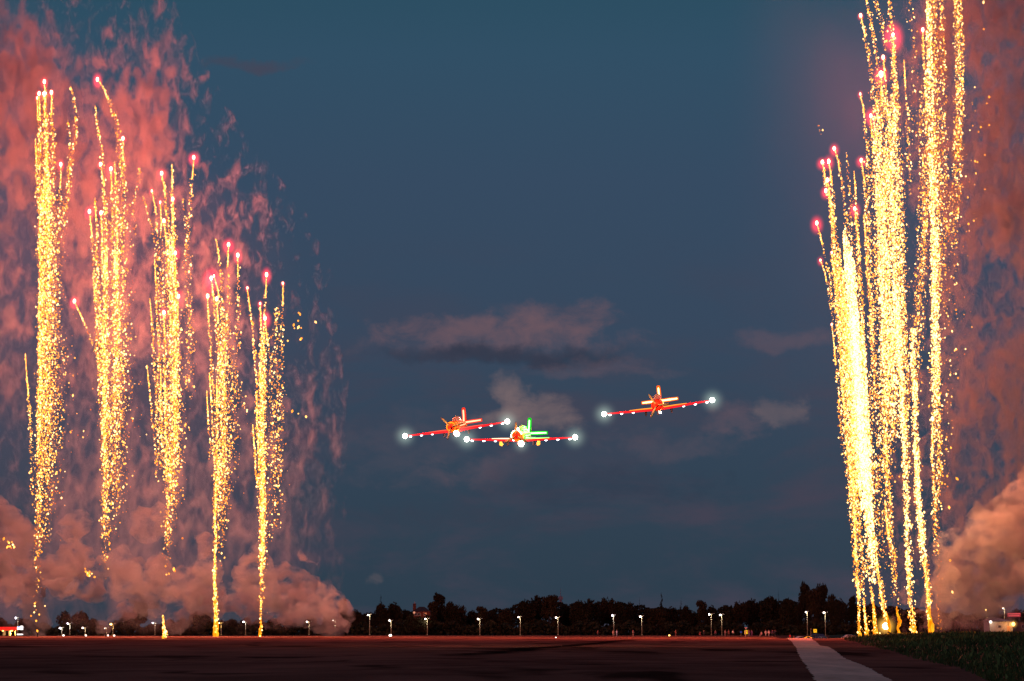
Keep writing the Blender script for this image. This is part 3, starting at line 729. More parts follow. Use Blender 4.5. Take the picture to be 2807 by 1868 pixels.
def right_wall(nt):
    g = G(nt); c = g.coord(); x, y, z = g.sep(c)
    Y = 545.0
    inside = g.ramp(x, xr(2420, Y), xr(2620, Y), 0, 1, 'LINEAR')
    big = g.noise(c, (1 / 18, 1 / 18, 1 / 34), 2, .5, 0, (1, 7, 2))
    fine = g.noise(c, (1 / 2.9, 1 / 5, 1 / 5), 5, .66, .8, (9, 2, 4))
    s = g.math('ADD', g.math('MULTIPLY', big, .34), g.math('MULTIPLY', fine, .66))
    thr = g.math('SUBTRACT', .60, g.math('MULTIPLY', inside, .108))
    q = g.math('SUBTRACT', s, thr)
    top = g.ramp(z, zr(1600, Y), zr(1300, Y), .3, 1.0, 'LINEAR')
    end = g.ramp(x, xr(2960, Y), xr(3250, Y), 1, 0)
    return g.math('MULTIPLY', end, g.math('MULTIPLY', g.math('MULTIPLY', g.ramp(q, 0, .14, 0, 1, 'LINEAR'), top), .26))
WALL_R = smoke_mat('streaky_smoke_right', right_wall, (.9, .76, .74))
prism('smoke', [(2330, 1740), (3260, 1740), (3260, -60), (2420, -60), (2380, 500)], 536, 554, WALL_R, 'tall streaky orange smoke hanging behind the right spark columns')
# thin veil of smoke round the upper heads of the right columns
def veil(nt):
    g = G(nt); x, y, z = g.sep(g.coord())
    n = g.noise(g.coord(), (1 / 22, 1 / 22, 1 / 40), 3, .55, .4, (2, 2, 7))
    a = g.math('MULTIPLY', g.ramp(x, xr(1980, 480), xr(2340, 480), 0, 1), g.ramp(z, zr(1400, 480), zr(500, 480), .2, 1))
    return g.math('MULTIPLY', g.math('MULTIPLY', a, g.ramp(n, .34, .68, .1, 1)), .0004)
THIN = smoke_mat('thin_smoke', veil)
prism('smoke', [(1940, 1740), (2700, 1740), (2700, -60), (1940, -60)], 466, 506, THIN, 'thin purplish veil of smoke left of the right spark columns')

# billowing banks: clouds of rounded puffs merged into one lumpy body
def puffs(name, balls, m, label, voxel, seed=0, rough=.28):
    """balls: (px, py, radius px, Y)"""
    rs = random.Random(seed); b = B()
    for px, py, rp, Y in balls:
        c0 = P(px, py, Y); r0 = M(rp, Y)
        b.ball(c0, (r0 * 1.05, r0 * .9, r0 * .95), 14, 9)
        for k in range(11):
            t = rs.uniform(0, 2 * math.pi); ph = rs.uniform(-.7, 1.1)
            q = Vector((math.cos(t) * math.cos(ph), math.sin(t) * math.cos(ph) * .8, math.sin(ph)))
            b.ball(c0 + q * r0 * rs.uniform(.7, .95), r0 * rs.uniform(.18, .46), 10, 7)
    o = b.make(name, m)
    md = o.modifiers.new('remesh', 'REMESH'); md.mode = 'VOXEL'; md.voxel_size = voxel
    tx = bpy.data.textures.new('billow', 'CLOUDS'); tx.noise_scale = voxel * 5; tx.noise_depth = 3
    dm = o.modifiers.new('displace', 'DISPLACE'); dm.texture = tx; dm.strength = voxel * 6.5 * rough / .28; dm.mid_level = .5; dm.texture_coords = 'GLOBAL'
    t2 = bpy.data.textures.new('billow_small', 'CLOUDS'); t2.noise_scale = voxel * 1.7; t2.noise_depth = 2
    d2 = o.modifiers.new('displace_small', 'DISPLACE'); d2.texture = t2; d2.strength = voxel * 1.8; d2.mid_level = .5; d2.texture_coords = 'GLOBAL'
    dg = bpy.context.evaluated_depsgraph_get()
    me = bpy.data.meshes.new_from_object(o.evaluated_get(dg)); me.materials.clear(); me.materials.append(m); me.shade_smooth()
    o.modifiers.clear(); o.data = me
    return tag(o, label, 'smoke', None, 'stuff')
def billow(k, sc, lo=.36, hi=.60, off=(0, 0, 0)):
    def f(nt):
        g = G(nt); c = g.coord()
        n = g.noise(c, (1 / sc, 1 / sc, 1 / (sc * .8)), 3, .55, .3, off)
        return g.math('MULTIPLY', g.ramp(n, lo, hi, .0, 1.0), k)
    return f
BANK_L = smoke_mat('ground_smoke_left', billow(.26, 4.2, .40, .60), (.92, .86, .83))
rs = random.Random(4)
balls = []
prof = [(-60, 1470, 1640), (20, 1440, 1650), (90, 1500, 1690), (150, 1530, 1640), (200, 1480, 1640), (260, 1520, 1650), (330, 1500, 1640), (400, 1560, 1690), (450, 1540, 1650), (520, 1540, 1640), (580, 1500, 1650), (640, 1560, 1690), (700, 1500, 1700), (760, 1560, 1680), (820, 1580, 1690), (880, 1620, 1700), (915, 1655, 1690)]
for i, (px, top, bot) in enumerate(prof):
    y = top + 34
    while y < bot:
        r_ = rs.uniform(30, 52)
        balls.append((px + rs.uniform(-25, 25), y, r_, 690 + rs.uniform(-20, 20)))
        y += r_ * .85
balls += [(430, 1420, 46, 690), (400, 1445, 36, 690), (845, 1530, 26, 690), (828, 1522, 20, 692), (860, 1540, 18, 688), (0, 1420, 60, 690), (40, 1470, 58, 685), (555, 1480, 36, 690), (205, 1450, 34, 690), (90, 1720, 30, 690), (100, 1690, 32, 690), (285, 1720, 26, 690), (735, 1715, 22, 690), (790, 1705, 26, 690), (340, 1680, 34, 690), (490, 1700, 34, 690), (560, 1640, 60, 690)]
puffs('smoke', balls, BANK_L, 'low billowing orange smoke bank over the dark trees on the left', 1.7, 5)
BANK_R = smoke_mat('ground_smoke_right', billow(.25, 4.2, .40, .60, (4, 4, 4)), (.92, .82, .76))
balls = []
for px, py, r_ in ((2560, 1700, 40), (2600, 1690, 46), (2610, 1640, 50), (2560, 1640, 36), (2650, 1600, 56), (2660, 1660, 50), (2700, 1640, 60), (2640, 1540, 60), (2680, 1500, 56), (2600, 1560, 44), (2700, 1560, 66), (2730, 1460, 60), (2770, 1420, 66), (2800, 1380, 70), (2800, 1470, 80), (2740, 1530, 70), (2780, 1560, 70), (2640, 1700, 34), (2850, 1420, 80), (2860, 1330, 60), (2520, 1690, 26), (2480, 1640, 24), (2450, 1700, 20), (2500, 1600, 22), (2720, 1620, 60), (2820, 1600, 60), (2840, 1520, 70), (2600, 1490, 34), (2690, 1395, 30)):
    balls.append((px, py, r_, 512 + rs.uniform(-14, 14)))
puffs('smoke', balls, BANK_R, 'thick orange smoke plume rolling up to the right edge from the launch site', 1.4, 8)

# ------------------------------------------------------------------ ground
XB = [(10, -0.5), (40, 8.5), (60, 11.7), (82, 15.0), (120, 19.5), (200, 29.5), (346, 47.5), (520, 70), (795, 103), (1500, 190), (6000, 700)]
def xb(Y): return float(np.interp(Y, [a for a, b in XB], [b for a, b in XB]))
def sm(a, b, t):
    t = np.clip((t - a) / (b - a), 0, 1); return t * t * (3 - 2 * t)
def gz(x, Y):
    bank = 0.95 * (1 - np.exp(-max(0.0, x - xb(Y) - .4) * .13)) * sm(5, 45, Y) * (1 - sm(700, 1200, Y))
    dip = -1.35 * sm(450, 520, Y) * (1 - sm(760, 900, Y)) * sm(M(2140 - 1403, Y) , M(2165 - 1403, Y), x) * (1 - sm(M(2350 - 1403, Y), M(2385 - 1403, Y), x))
    roll = .035 * math.sin(Y * .045 + x * .02) + .02 * math.sin(Y * .11 - x * .05)
    return bank + dip + roll * sm(60, 120, Y)
def gp(px, py):
    """point on the level field seen at a photo pixel"""
    d = P(px, py, 1.0) - CAM; t = -CAM.z / d.z
    q = CAM + d * t; return q
def ground_mat():
    m = bpy.data.materials.new('worn_asphalt'); m.use_nodes = True
    g = G(m.node_tree); n = m.node_tree.nodes; l = m.node_tree.links; b = n['Principled BSDF']
    c = g.coord()
    fine = g.noise(c, (6, 6, 6), 4, .7)
    mid = g.noise(c, (1 / 5, 1 / 9, 1), 4, .6, .4)
    big = g.noise(c, (1 / 22, 1 / 60, 1), 3, .55, .2, (4, 2, 0))
    s = g.math('ADD', g.math('MULTIPLY', fine, .25), g.math('ADD', g.math('MULTIPLY', mid, .4), g.math('MULTIPLY', big, .35)))
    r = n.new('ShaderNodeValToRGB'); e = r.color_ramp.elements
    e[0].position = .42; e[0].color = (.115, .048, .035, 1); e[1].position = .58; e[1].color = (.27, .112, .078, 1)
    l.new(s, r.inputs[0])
    # tar patches and oily streaks
    x, y, z = g.sep(c)
    pt = g.noise(c, (1 / 7, 1 / 26, 1), 3, .5, .8, (9, 5, 0))
    patch = g.ramp(pt, .55, .66, 0, .75)
    mx = n.new('ShaderNodeMix'); mx.data_type = 'RGBA'; l.new(patch, mx.inputs[0]); l.new(r.outputs[0], mx.inputs[6]); mx.inputs[7].default_value = (.012, .006, .005, 1)
    # one long sealed seam crossing the field
    sx = g.math('ADD', g.math('MULTIPLY', g.math('SUBTRACT', y, 119), .083), -6.6)
    dd = g.math('ABSOLUTE', g.math('SUBTRACT', x, g.math('ADD', sx, g.math('MULTIPLY', mid, 7))))
    seam = g.math('MULTIPLY', g.ramp(dd, .5, 2.0, 1, 0), g.math('MULTIPLY', g.ramp(y, 112, 135, 0, .95), g.ramp(y, 340, 440, 1, 0)))
    mx2 = n.new('ShaderNodeMix'); mx2.data_type = 'RGBA'; l.new(seam, mx2.inputs[0]); l.new(mx.outputs[2], mx2.inputs[6]); mx2.inputs[7].default_value = (.008, .005, .005, 1)
    l.new(mx2.outputs[2], b.inputs['Base Color'])
    b.inputs['Roughness'].default_value = .95; b.inputs['Specular IOR Level'].default_value = 0.0
    bp = n.new('ShaderNodeBump'); bp.inputs['Strength'].default_value = .35; bp.inputs['Distance'].default_value = .04
    l.new(s, bp.inputs['Height']); l.new(bp.outputs[0], b.inputs['Normal'])
    return m
ASPH = ground_mat()
SOIL = mat('turf_soil', (.030, .026, .012), .95, noise_amt=.5, noise_scale=.6, spec=.1)
ys = np.concatenate([np.linspace(-60, 40, 8), np.geomspace(44, 7000, 150)])
us = np.concatenate([-np.geomspace(.5, 4, 14)[::-1], np.linspace(-.48, .48, 130), np.geomspace(.5, 4, 14)])
V = []; 
for Y in ys:
    for u_ in us:
        x = u_ * max(Y, 60); V.append((x, Y, gz(x, Y) if Y > 0 else 0.0))
nu = len(us); Fc = []
fm = []
for i in range(len(ys) - 1):
    for k in range(nu - 1):
        Fc.append((i * nu + k, i * nu + k + 1, (i + 1) * nu + k + 1, (i + 1) * nu + k))
        q = V[i * nu + k]; fm.append(1 if (q[1] > 5 and q[0] > xb(q[1]) + .2) or q[1] > 900 else 0)
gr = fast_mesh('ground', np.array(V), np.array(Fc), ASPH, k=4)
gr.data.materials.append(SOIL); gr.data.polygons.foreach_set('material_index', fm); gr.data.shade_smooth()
tag(gr, kind='structure')
# pale painted strip running out to the crest
LE = [(2157, 1750.6), (2168, 1758), (2178, 1770), (2183, 1780), (2187, 1791), (2196, 1806), (2205.5, 1820), (2220, 1844), (2236, 1868), (2262, 1900)]
RE = [(2223, 1750.9), (2236, 1760), (2250, 1771), (2268, 1774.5), (2284, 1782), (2296, 1792), (2312, 1803), (2336, 1812), (2360, 1822), (2400, 1844), (2446, 1868), (2510, 1900)]
def edge(pts, n=90):
    Ys = [gp(*p).y for p in pts]; Xs = [gp(*p).x for p in pts]
    q = sorted(zip(Ys, Xs)); return [a for a, b in q], [b for a, b in q]
ly, lx = edge(LE); ry, rx = edge(RE)
yy_ = np.geomspace(44, 455, 220); V = []; Fc = []
rr_ = np.random.default_rng(3)
for i, Y in enumerate(yy_):
    a = np.interp(Y, ly, lx) + rr_.normal(0, .03); b = np.interp(Y, ry, rx) + rr_.normal(0, .03)
    for k in range(7):
        x = a + (b - a) * k / 6; V.append((x, Y, gz(x, Y) + .02 + .00004 * Y))
for i in range(len(yy_) - 1):
    for k in range(6):
        Fc.append((i * 7 + k, i * 7 + k + 1, (i + 1) * 7 + k + 1, (i + 1) * 7 + k))
def strip_mat():
    m = bpy.data.materials.new('faded_white_paint'); m.use_nodes = True
    g = G(m.node_tree); n = m.node_tree.nodes; l = m.node_tree.links; b = n['Principled BSDF']; c = g.coord()
    s = g.math('ADD', g.math('MULTIPLY', g.noise(c, (3, 2, 1), 5, .7), .5), g.math('MULTIPLY', g.noise(c, (.5, .08, 1), 3, .6, .3), .5))
    r = n.new('ShaderNodeValToRGB'); e = r.color_ramp.elements
    e[0].position = .36; e[0].color = (.56, .35, .25, 1); e[1].position = .62; e[1].color = (.98, .66, .49, 1)  # warm firework light tinted into the white paint
    l.new(s, r.inputs[0]); l.new(r.outputs[0], b.inputs['Base Color']); b.inputs['Roughness'].default_value = .9; b.inputs['Specular IOR Level'].default_value = 0.0
    return m
st = fast_mesh('painted_strip', np.array(V), np.array(Fc), strip_mat(), k=4); tag(st, kind='structure')

# grass and weeds on the raised verge
GRASS = mat('verge_grass', (.17, .145, .035), .8, noise_amt=.75, noise_scale=.35, spec=.2)
WEED = mat('yellow_weeds', (.42, .33, .08), .8, noise_amt=.5, noise_scale=1.5, spec=.2)  # brighter and yellower than the grass
def blades(n, ymin, ymax, hgt, wid, pw=1.0, near=0.0, span=60):
    Yb = np.exp(rng.uniform(math.log(ymin), math.log(ymax), n))
    xs = np.array([xb(q) for q in Yb]) + near + rng.random(n) ** pw * np.maximum(8, Yb * .30 + 4) * (span / 60)
    z = np.array([gz(a, b) for a, b in zip(xs, Yb)])
    sc = (Yb / 120) ** .45                         # far tufts stand for bigger clumps
    h = hgt * (.5 + rng.random(n)) * sc; w = wid * (.6 + .8 * rng.random(n)) * sc
    a = rng.random(n) * math.pi; lx_, ly_ = rng.normal(0, .3, n) * h, rng.normal(0, .3, n) * h
    V = np.zeros((n, 4, 3))
    V[:, 0] = np.stack([xs - np.cos(a) * w, Yb - np.sin(a) * w, z - .03], 1)
    V[:, 1] = np.stack([xs + np.cos(a) * w, Yb + np.sin(a) * w, z - .03], 1)
    V[:, 2] = np.stack([xs + lx_ * .5 + np.cos(a) * w * .8, Yb + ly_ * .5, z + h * .65], 1)
    V[:, 3] = np.stack([xs + lx_ * 1.3, Yb + ly_, z + h], 1)
    return V.reshape(-1, 3), (np.arange(n) * 4)[:, None] + np.array([0, 1, 2, 3])
v1, f1 = blades(90000, 46, 520, .17, .032)
tag(fast_mesh('grass', v1, f1, GRASS, k=4), 'dark rough grass covering the raised verge on the right', 'grass', None, 'stuff')
v1, f1 = blades(4200, 60, 430, .30, .06, 1.0, .5)
o = fast_mesh('weeds', v1, f1, WEED, k=4)
tag(o, 'taller yellowish weeds standing out of the dark grass on the right', 'weeds', None, 'stuff')
# leafy weeds with heads, seen against the smoke
WD = mat('weed_stem', (.05, .05, .02), .8)
def weed(px, Y, h, label):
    x = M(px - 1403.5, Y); o = empty('weed', (x, Y, gz(x, Y) - .05)); rs = random.Random(px)
    b = B(); lf = B()
    for k in range(5):
        a = rs.uniform(-.5, .5); t = rs.uniform(.6, 1)
        p1 = Vector((a * h * .5, rs.uniform(-.1, .1), h * t)); b.tube([(0, 0, 0), p1 * .6, p1], .018, 4)
        for j in range(7):
            q = p1 * rs.uniform(.45, 1.0); d = Vector((rs.uniform(-1, 1), rs.uniform(-1, 1), rs.uniform(-.2, .8))).normalized() * .12
            e = d.orthogonal().normalized() * .04
            lf.add([q, q + d * .5 + e, q + d, q + d * .5 - e], [(0, 1, 2, 3)])
    b.make('stem', WD, o); lf.make('leaves', WD, o)
    tag(o, label, 'weed', 'tall weeds on the verge skyline')
for px, Y, h, lb in ((2534, 330, 1.1, 'bushy weed on the verge skyline left of the yellow jet'), (2602, 300, .9, 'weed on the verge skyline right of the yellow jet'), (2618, 300, 1.15, 'tallest weed on the verge skyline against orange smoke'), (2588, 310, .8, 'short weed on the skyline at the foot of the outermost right column'), (2487, 360, .7, 'small weed left of the thick straight right column'), (2672, 260, .8, 'weed on the skyline left of the low pale building')):
    weed(px, Y, h, lb)

# ------------------------------------------------------------------ trees
LEAF = mat('dark_foliage', (.030, .027, .014), .8, noise_amt=.5, noise_scale=.5, spec=.1)
LEAF2 = mat('brown_green_foliage', (.045, .036, .018), .8, noise_amt=.5, noise_scale=.5, spec=.1)
BARK = mat('dark_bark', (.04, .03, .022), .9, noise_amt=.3)
def crown_mesh(name, kind, seed, m, n=2600):
    """unit tree: height 1, half width 1 at its widest; leaf clumps spread through uneven lobes"""
    r_ = np.random.default_rng(seed)
    lobes = []
    if kind == 'round':
        for k in range(13):
            a = r_.random() * 6.28; q = r_.random() ** .5
            lobes.append((q * .62 * math.cos(a), q * .62 * math.sin(a), .45 + .36 * r_.random() - .25 * q * q, .24 + .2 * r_.random(), .13 + .07 * r_.random()))
        lobes.append((0, 0, .5, .6, .36))
    elif kind == 'tall':
        for k in range(16):
            z = .2 + .72 * r_.random(); a = r_.random() * 6.28; q = .5 * (1.1 - z) ** .3
            lobes.append((q * math.cos(a), q * math.sin(a), z, .3 + .15 * r_.random(), .09 + .05 * r_.random()))
    elif kind == 'spire':
        for k in range(20):
            z = .1 + .88 * k / 19; w = (1 - z) * .85 + .06
            a = r_.random() * 6.28
            lobes.append((w * .35 * math.cos(a), w * .35 * math.sin(a), z, w * (.55 + .3 * r_.random()), .035))
    w = np.array([l[3] ** 1.5 for l in lobes]); w /= w.sum()
    idx = r_.choice(len(lobes), n, p=w); Lb = np.array(lobes)[idx]
    d = r_.normal(0, 1, (n, 3)); d /= np.linalg.norm(d, axis=1)[:, None]
    rad = r_.random(n) ** .38 * 1.03
    c = Lb[:, :3] + d * rad[:, None] * np.stack([Lb[:, 3], Lb[:, 3], Lb[:, 4]], 1)
    c[:, 2] = np.clip(c[:, 2], .02, 1.2)
    s = (.035 + .055 * r_.random(n)) * (1.25 if kind != 'spire' else .8)
    a = r_.normal(0, 1, (n, 3)); a /= np.linalg.norm(a, axis=1)[:, None]
    b = np.cross(a, r_.normal(0, 1, (n, 3))); b /= np.linalg.norm(b, axis=1)[:, None]
    zs = np.array([1, 1, .42])
    V = np.stack([c - a * s[:, None] * zs, c + b * s[:, None] * .7 * zs, c + a * s[:, None] * zs, c - b * s[:, None] * .7 * zs], 1).reshape(-1, 3)
    F_ = (np.arange(n) * 4)[:, None] + np.array([0, 1, 2, 3])
    o = fast_mesh(name, V, F_, m, k=4); me = o.data; bpy.data.objects.remove(o); return me
def trunk_mesh(seed):
    rs = random.Random(seed); b = B()
    b.tube([(0, 0, 0), (.01, 0, .2), (-.01, .01, .45), (.01, 0, .75)], [.05, .04, .028, .008], 7)
    for k in range(5):
        a = rs.uniform(0, 6.28); z = rs.uniform(.2, .5)
        b.tube([(0, 0, z), (.2 * math.cos(a), .2 * math.sin(a), z + .12), (.42 * math.cos(a), .42 * math.sin(a), z + .22)], [.018, .012, .004], 5)
    o = b.make('trunk', BARK); me = o.data; bpy.data.objects.remove(o); return me
CR = {('round', 0): crown_mesh('crown', 'round', 1, LEAF), ('round', 1): crown_mesh('crown', 'round', 2, LEAF2), ('round', 2): crown_mesh('crown', 'round', 3, LEAF),
      ('tall', 0): crown_mesh('crown', 'tall', 4, LEAF), ('tall', 1): crown_mesh('crown', 'tall', 5, LEAF2), ('spire', 0): crown_mesh('crown', 'spire', 6, LEAF, 1500), ('spire', 1): crown_mesh('crown', 'spire', 7, LEAF, 1200)}
TK = [trunk_mesh(1), trunk_mesh(2)]
NM = {'round': 'broadleaf_tree', 'tall': 'tall_tree', 'spire': 'conifer_tree'}
def tree(px, top, wpx, Y, kind, var, label, group='trees along the far edge of the airfield'):
    x = M(px - 1403.5, Y); z0 = gz(x, Y) - .2; h = P(px, top, Y).z - z0
    o = empty(NM[kind], (x, Y, z0), (0, 0, random.uniform(0, 6.28)))
    c = bpy.data.objects.new('crown', CR[(kind, var)]); C.objects.link(c); c.parent = o
    c.scale = (M(wpx / 2, Y) * .95, M(wpx / 2, Y) * .95, h * (1.06 if kind != 'spire' else 1.0))
    t = bpy.data.objects.new('trunk', TK[var % 2]); C.objects.link(t); t.parent = o; t.scale = (M(wpx / 2, Y) * .6,) * 2 + (h,)
    tag(o, label, 'tree', group)
    return o
TREES = [
 # left, half hidden in smoke
 (10, 1688, 60, 'round', 0, 'broad dark tree behind the red-lit filling station canopy'),
 (70, 1690, 50, 'round', 2, 'dark tree in smoke just right of the filling station canopy'),
 (185, 1668, 46, 'round', 0, 'dark rounded tree rising out of smoke above the first low lamps at left'),
 (228, 1668, 62, 'round', 1, 'widest dark tree in the left smoke, between the first two spark columns'),
 (262, 1690, 40, 'round', 2, 'low dark tree right of the widest tree in the left smoke'),
 (355, 1668, 44, 'round', 1, 'smoky tree just left of the short orange ground burst'),
 (390, 1655, 54, 'tall', 0, 'taller dark tree in smoke left of the short orange ground burst'),
 (505, 1690, 44, 'round', 0, 'low dark tree right of the short orange ground burst'),
 (545, 1668, 60, 'round', 1, 'rounded dark tree left of the orange jet of the fourth column'),
 (575, 1676, 44, 'tall', 1, 'dark tree touching the orange jet of the fourth column'),
 (640, 1692, 48, 'round', 2, 'low tree between the two left ground jets, left one of the pair'),
 (680, 1688, 50, 'round', 0, 'low tree between the two left ground jets, right one of the pair'),
 (755, 1690, 46, 'round', 1, 'low dark tree just right of the fifth column foot'),
 (795, 1694, 42, 'round', 0, 'low dark tree amid grey drifting smoke'),
 (856, 1683, 46, 'round', 2, 'small dark tree under the right end of the smoke bank'),
 (905, 1676, 46, 'round', 0, 'dark tree below the knobbly topped tree at the end of the smoke'),
 (943, 1649, 34, 'tall', 0, 'narrow knobbly topped tree at the right end of the smoke'),
 (978, 1664, 44, 'round', 1, 'rounded grey tree right of the knobbly topped tree'),
 (1006, 1680, 34, 'round', 0, 'low tree left of the tall pointed conifer dome'),
 (1046, 1630, 34, 'spire', 0, 'pointed conifer topping the dark dome left of the chimney house'),
 (1048, 1646, 62, 'round', 0, 'dark domed tree under the pointed conifer left of the house'),
 (1082, 1643, 60, 'round', 2, 'dark domed tree between the conifer and the chimney house'),
 (1112, 1664, 44, 'round', 0, 'lower shoulder tree next to the chimney'),
 (1186, 1646, 38, 'tall', 1, 'wispy topped tree just right of the chimney house'),
 (1204, 1634, 50, 'tall', 0, 'higher feathery tree right of the chimney house'),
 (1236, 1640, 60, 'round', 0, 'full dark crown beyond the feathery tree'),
 (1258, 1648, 50, 'round', 1, 'sloping right shoulder of the clump right of the house'),
 (1296, 1666, 46, 'round', 2, 'low tree in the dip left of centre'),
 (1322, 1660, 40, 'tall', 1, 'small flat topped tree in the dip left of centre'),
 (1352, 1668, 44, 'round', 0, 'lowest tree in the dip at the centre'),
 (1386, 1660, 52, 'round', 1, 'small rounded tree left of the big central crown'),
 (1440, 1634, 66, 'round', 2, 'left half of the big feathery central crown'),
 (1474, 1622, 74, 'round', 0, 'highest big feathery central crown'),
 (1506, 1628, 60, 'tall', 1, 'right half of the big feathery central crown'),
 (1548, 1648, 56, 'round', 0, 'saddle tree beneath the thin mast'),
 (1586, 1636, 60, 'round', 2, 'rounded tree just right of the thin mast'),
 (1616, 1632, 60, 'round', 0, 'broad crown left of the twin domes of the central wood'),
 (1662, 1626, 60, 'round', 1, 'highest smooth dome in the central wood'),
 (1694, 1640, 50, 'round', 2, 'right slope of the highest smooth dome'),
 (1726, 1642, 52, 'round', 0, 'dome left of the small thin conifer'),
 (1751, 1640, 16, 'spire', 1, 'small thin conifer at the end of the central domes'),
 (1772, 1664, 44, 'round', 0, 'low tree between the two thin conifers'),
 (1811, 1624, 30, 'spire', 0, 'tallest ragged conifer spire standing alone'),
 (1800, 1658, 56, 'round', 1, 'dark mound at the foot of the ragged conifer spire'),
 (1838, 1656, 54, 'round', 2, 'low rounded tree right of the ragged conifer spire'),
 (1864, 1641, 26, 'spire', 1, 'stubby conifer with a bushy right side'),
 (1878, 1652, 44, 'round', 0, 'bushy tree against the stubby conifer'),
 (1896, 1668, 40, 'round', 1, 'low tree left of the pale leafed tree'),
 (1921, 1643, 40, 'tall', 1, 'pale leafed see-through tree behind two street lamps'),
 (1948, 1652, 42, 'round', 2, 'dark knobbly tree behind the pair of street lamps'),
 (1986, 1654, 58, 'round', 0, 'first step of the wooded rise on the right'),
 (2022, 1638, 50, 'round', 1, 'brownish rounded tree on the wooded rise'),
 (2058, 1632, 70, 'round', 2, 'broad tree on the wooded rise left of the summit'),
 (2106, 1624, 84, 'round', 0, 'broad summit crown of the wooded rise'),
 (2130, 1614, 14, 'spire', 1, 'tiny dark spire on the summit of the wooded rise'),
 (2156, 1630, 60, 'round', 2, 'right shoulder of the wooded rise'),
 (2182, 1650, 36, 'round', 0, 'low tree in the notch before the tall ragged clump'),
 (2202, 1606, 48, 'tall', 0, 'tall square shouldered tree at the left of the ragged clump'),
 (2222, 1610, 60, 'tall', 1, 'tall dense tree in the middle of the ragged clump'),
 (2246, 1610, 48, 'tall', 0, 'pointed tall tree in the ragged clump above two street lamps'),
 (2276, 1618, 56, 'round', 0, 'round headed tall tree at the right of the ragged clump'),
 (2298, 1632, 44, 'round', 2, 'falling right edge of the ragged clump'),
 (2332, 1640, 30, 'tall', 0, 'narrow tree just left of the first right spark column'),
 (2368, 1652, 60, 'round', 0, 'dark tree behind the left feet of the right spark columns'),
 (2420, 1660, 60, 'round', 1, 'dark tree behind the ground flare'),
 (2480, 1664, 64, 'round', 2, 'dark tree in smoke between the right column feet'),
 (2545, 1664, 60, 'round', 0, 'dark tree in smoke behind the yellow jet'),
 (2780, 1662, 60, 'round', 0, 'dark tree above the red roof sign at right'),
 (2815, 1650, 60, 'round', 2, 'dark tree at the very right edge of the picture'),
 (2740, 1672, 60, 'round', 1, 'smoky tree behind the low pale building')]
for px, top, w, lb in ((1128, 1679, 44, 'low bushy tree in front of the left wall of the chimney house'), (1150, 1684, 44, 'low bushy tree in front of the middle of the chimney house'), (1174, 1680, 40, 'low bushy tree in front of the right wall of the chimney house')):
    tree(px, top, w * 1.2, 897, 'round', 0, lb)
for k, (px, top, w, kind, var, lb) in enumerate(TREES):
    Y = 930 + 36 * ((k * 37) % 5) / 4 + (26 if kind == 'spire' else 0)
    tree(px, top, w * 1.12, Y, kind, var, lb)
# hedge-height undergrowth closing the foot of the wood and the far mass behind it
def mass(name, x0, x1, Y0, Y1, topf, n, m, label):
    px = rng.uniform(x0, x1, n); Yc = rng.uniform(Y0, Y1, n)
    x = (px - 1403.5) / F * Yc
    hs = np.array([P(a, topf(a), q).z for a, q in zip(px, Yc)])
    z = hs * rng.random(n) ** .7
    s = .35 + .6 * rng.random(n)
    a = rng.normal(0, 1, (n, 3)); a /= np.linalg.norm(a, axis=1)[:, None]
    b = np.cross(a, rng.normal(0, 1, (n, 3))); b /= np.linalg.norm(b, axis=1)[:, None]
    c = np.stack([x, Yc, z], 1)
    V = np.stack([c - a * s[:, None], c + b * s[:, None] * .7, c + a * s[:, None], c - b * s[:, None] * .7], 1).reshape(-1, 3)
    tag(fast_mesh(name, V, (np.arange(n) * 4)[:, None] + np.array([0, 1, 2, 3]), m, k=4), label, 'wood', None, 'stuff')
mass('undergrowth', -40, 2860, 905, 925, lambda a: 1712 + 7 * math.sin(a * .05) + 5 * math.sin(a * .13), 30000, LEAF, 'continuous dark undergrowth closing the foot of the far trees')
mass('distant_wood', 900, 2700, 1010, 1040, lambda a: float(np.interp(a, [900, 1100, 1300, 1450, 1700, 1900, 2100, 2300, 2600, 2700], [1692, 1680, 1686, 1655, 1655, 1680, 1645, 1655, 1680, 1690])) + 4 * math.sin(a * .11), 26000, LEAF, 'solid dark wood behind the front row of far trees')

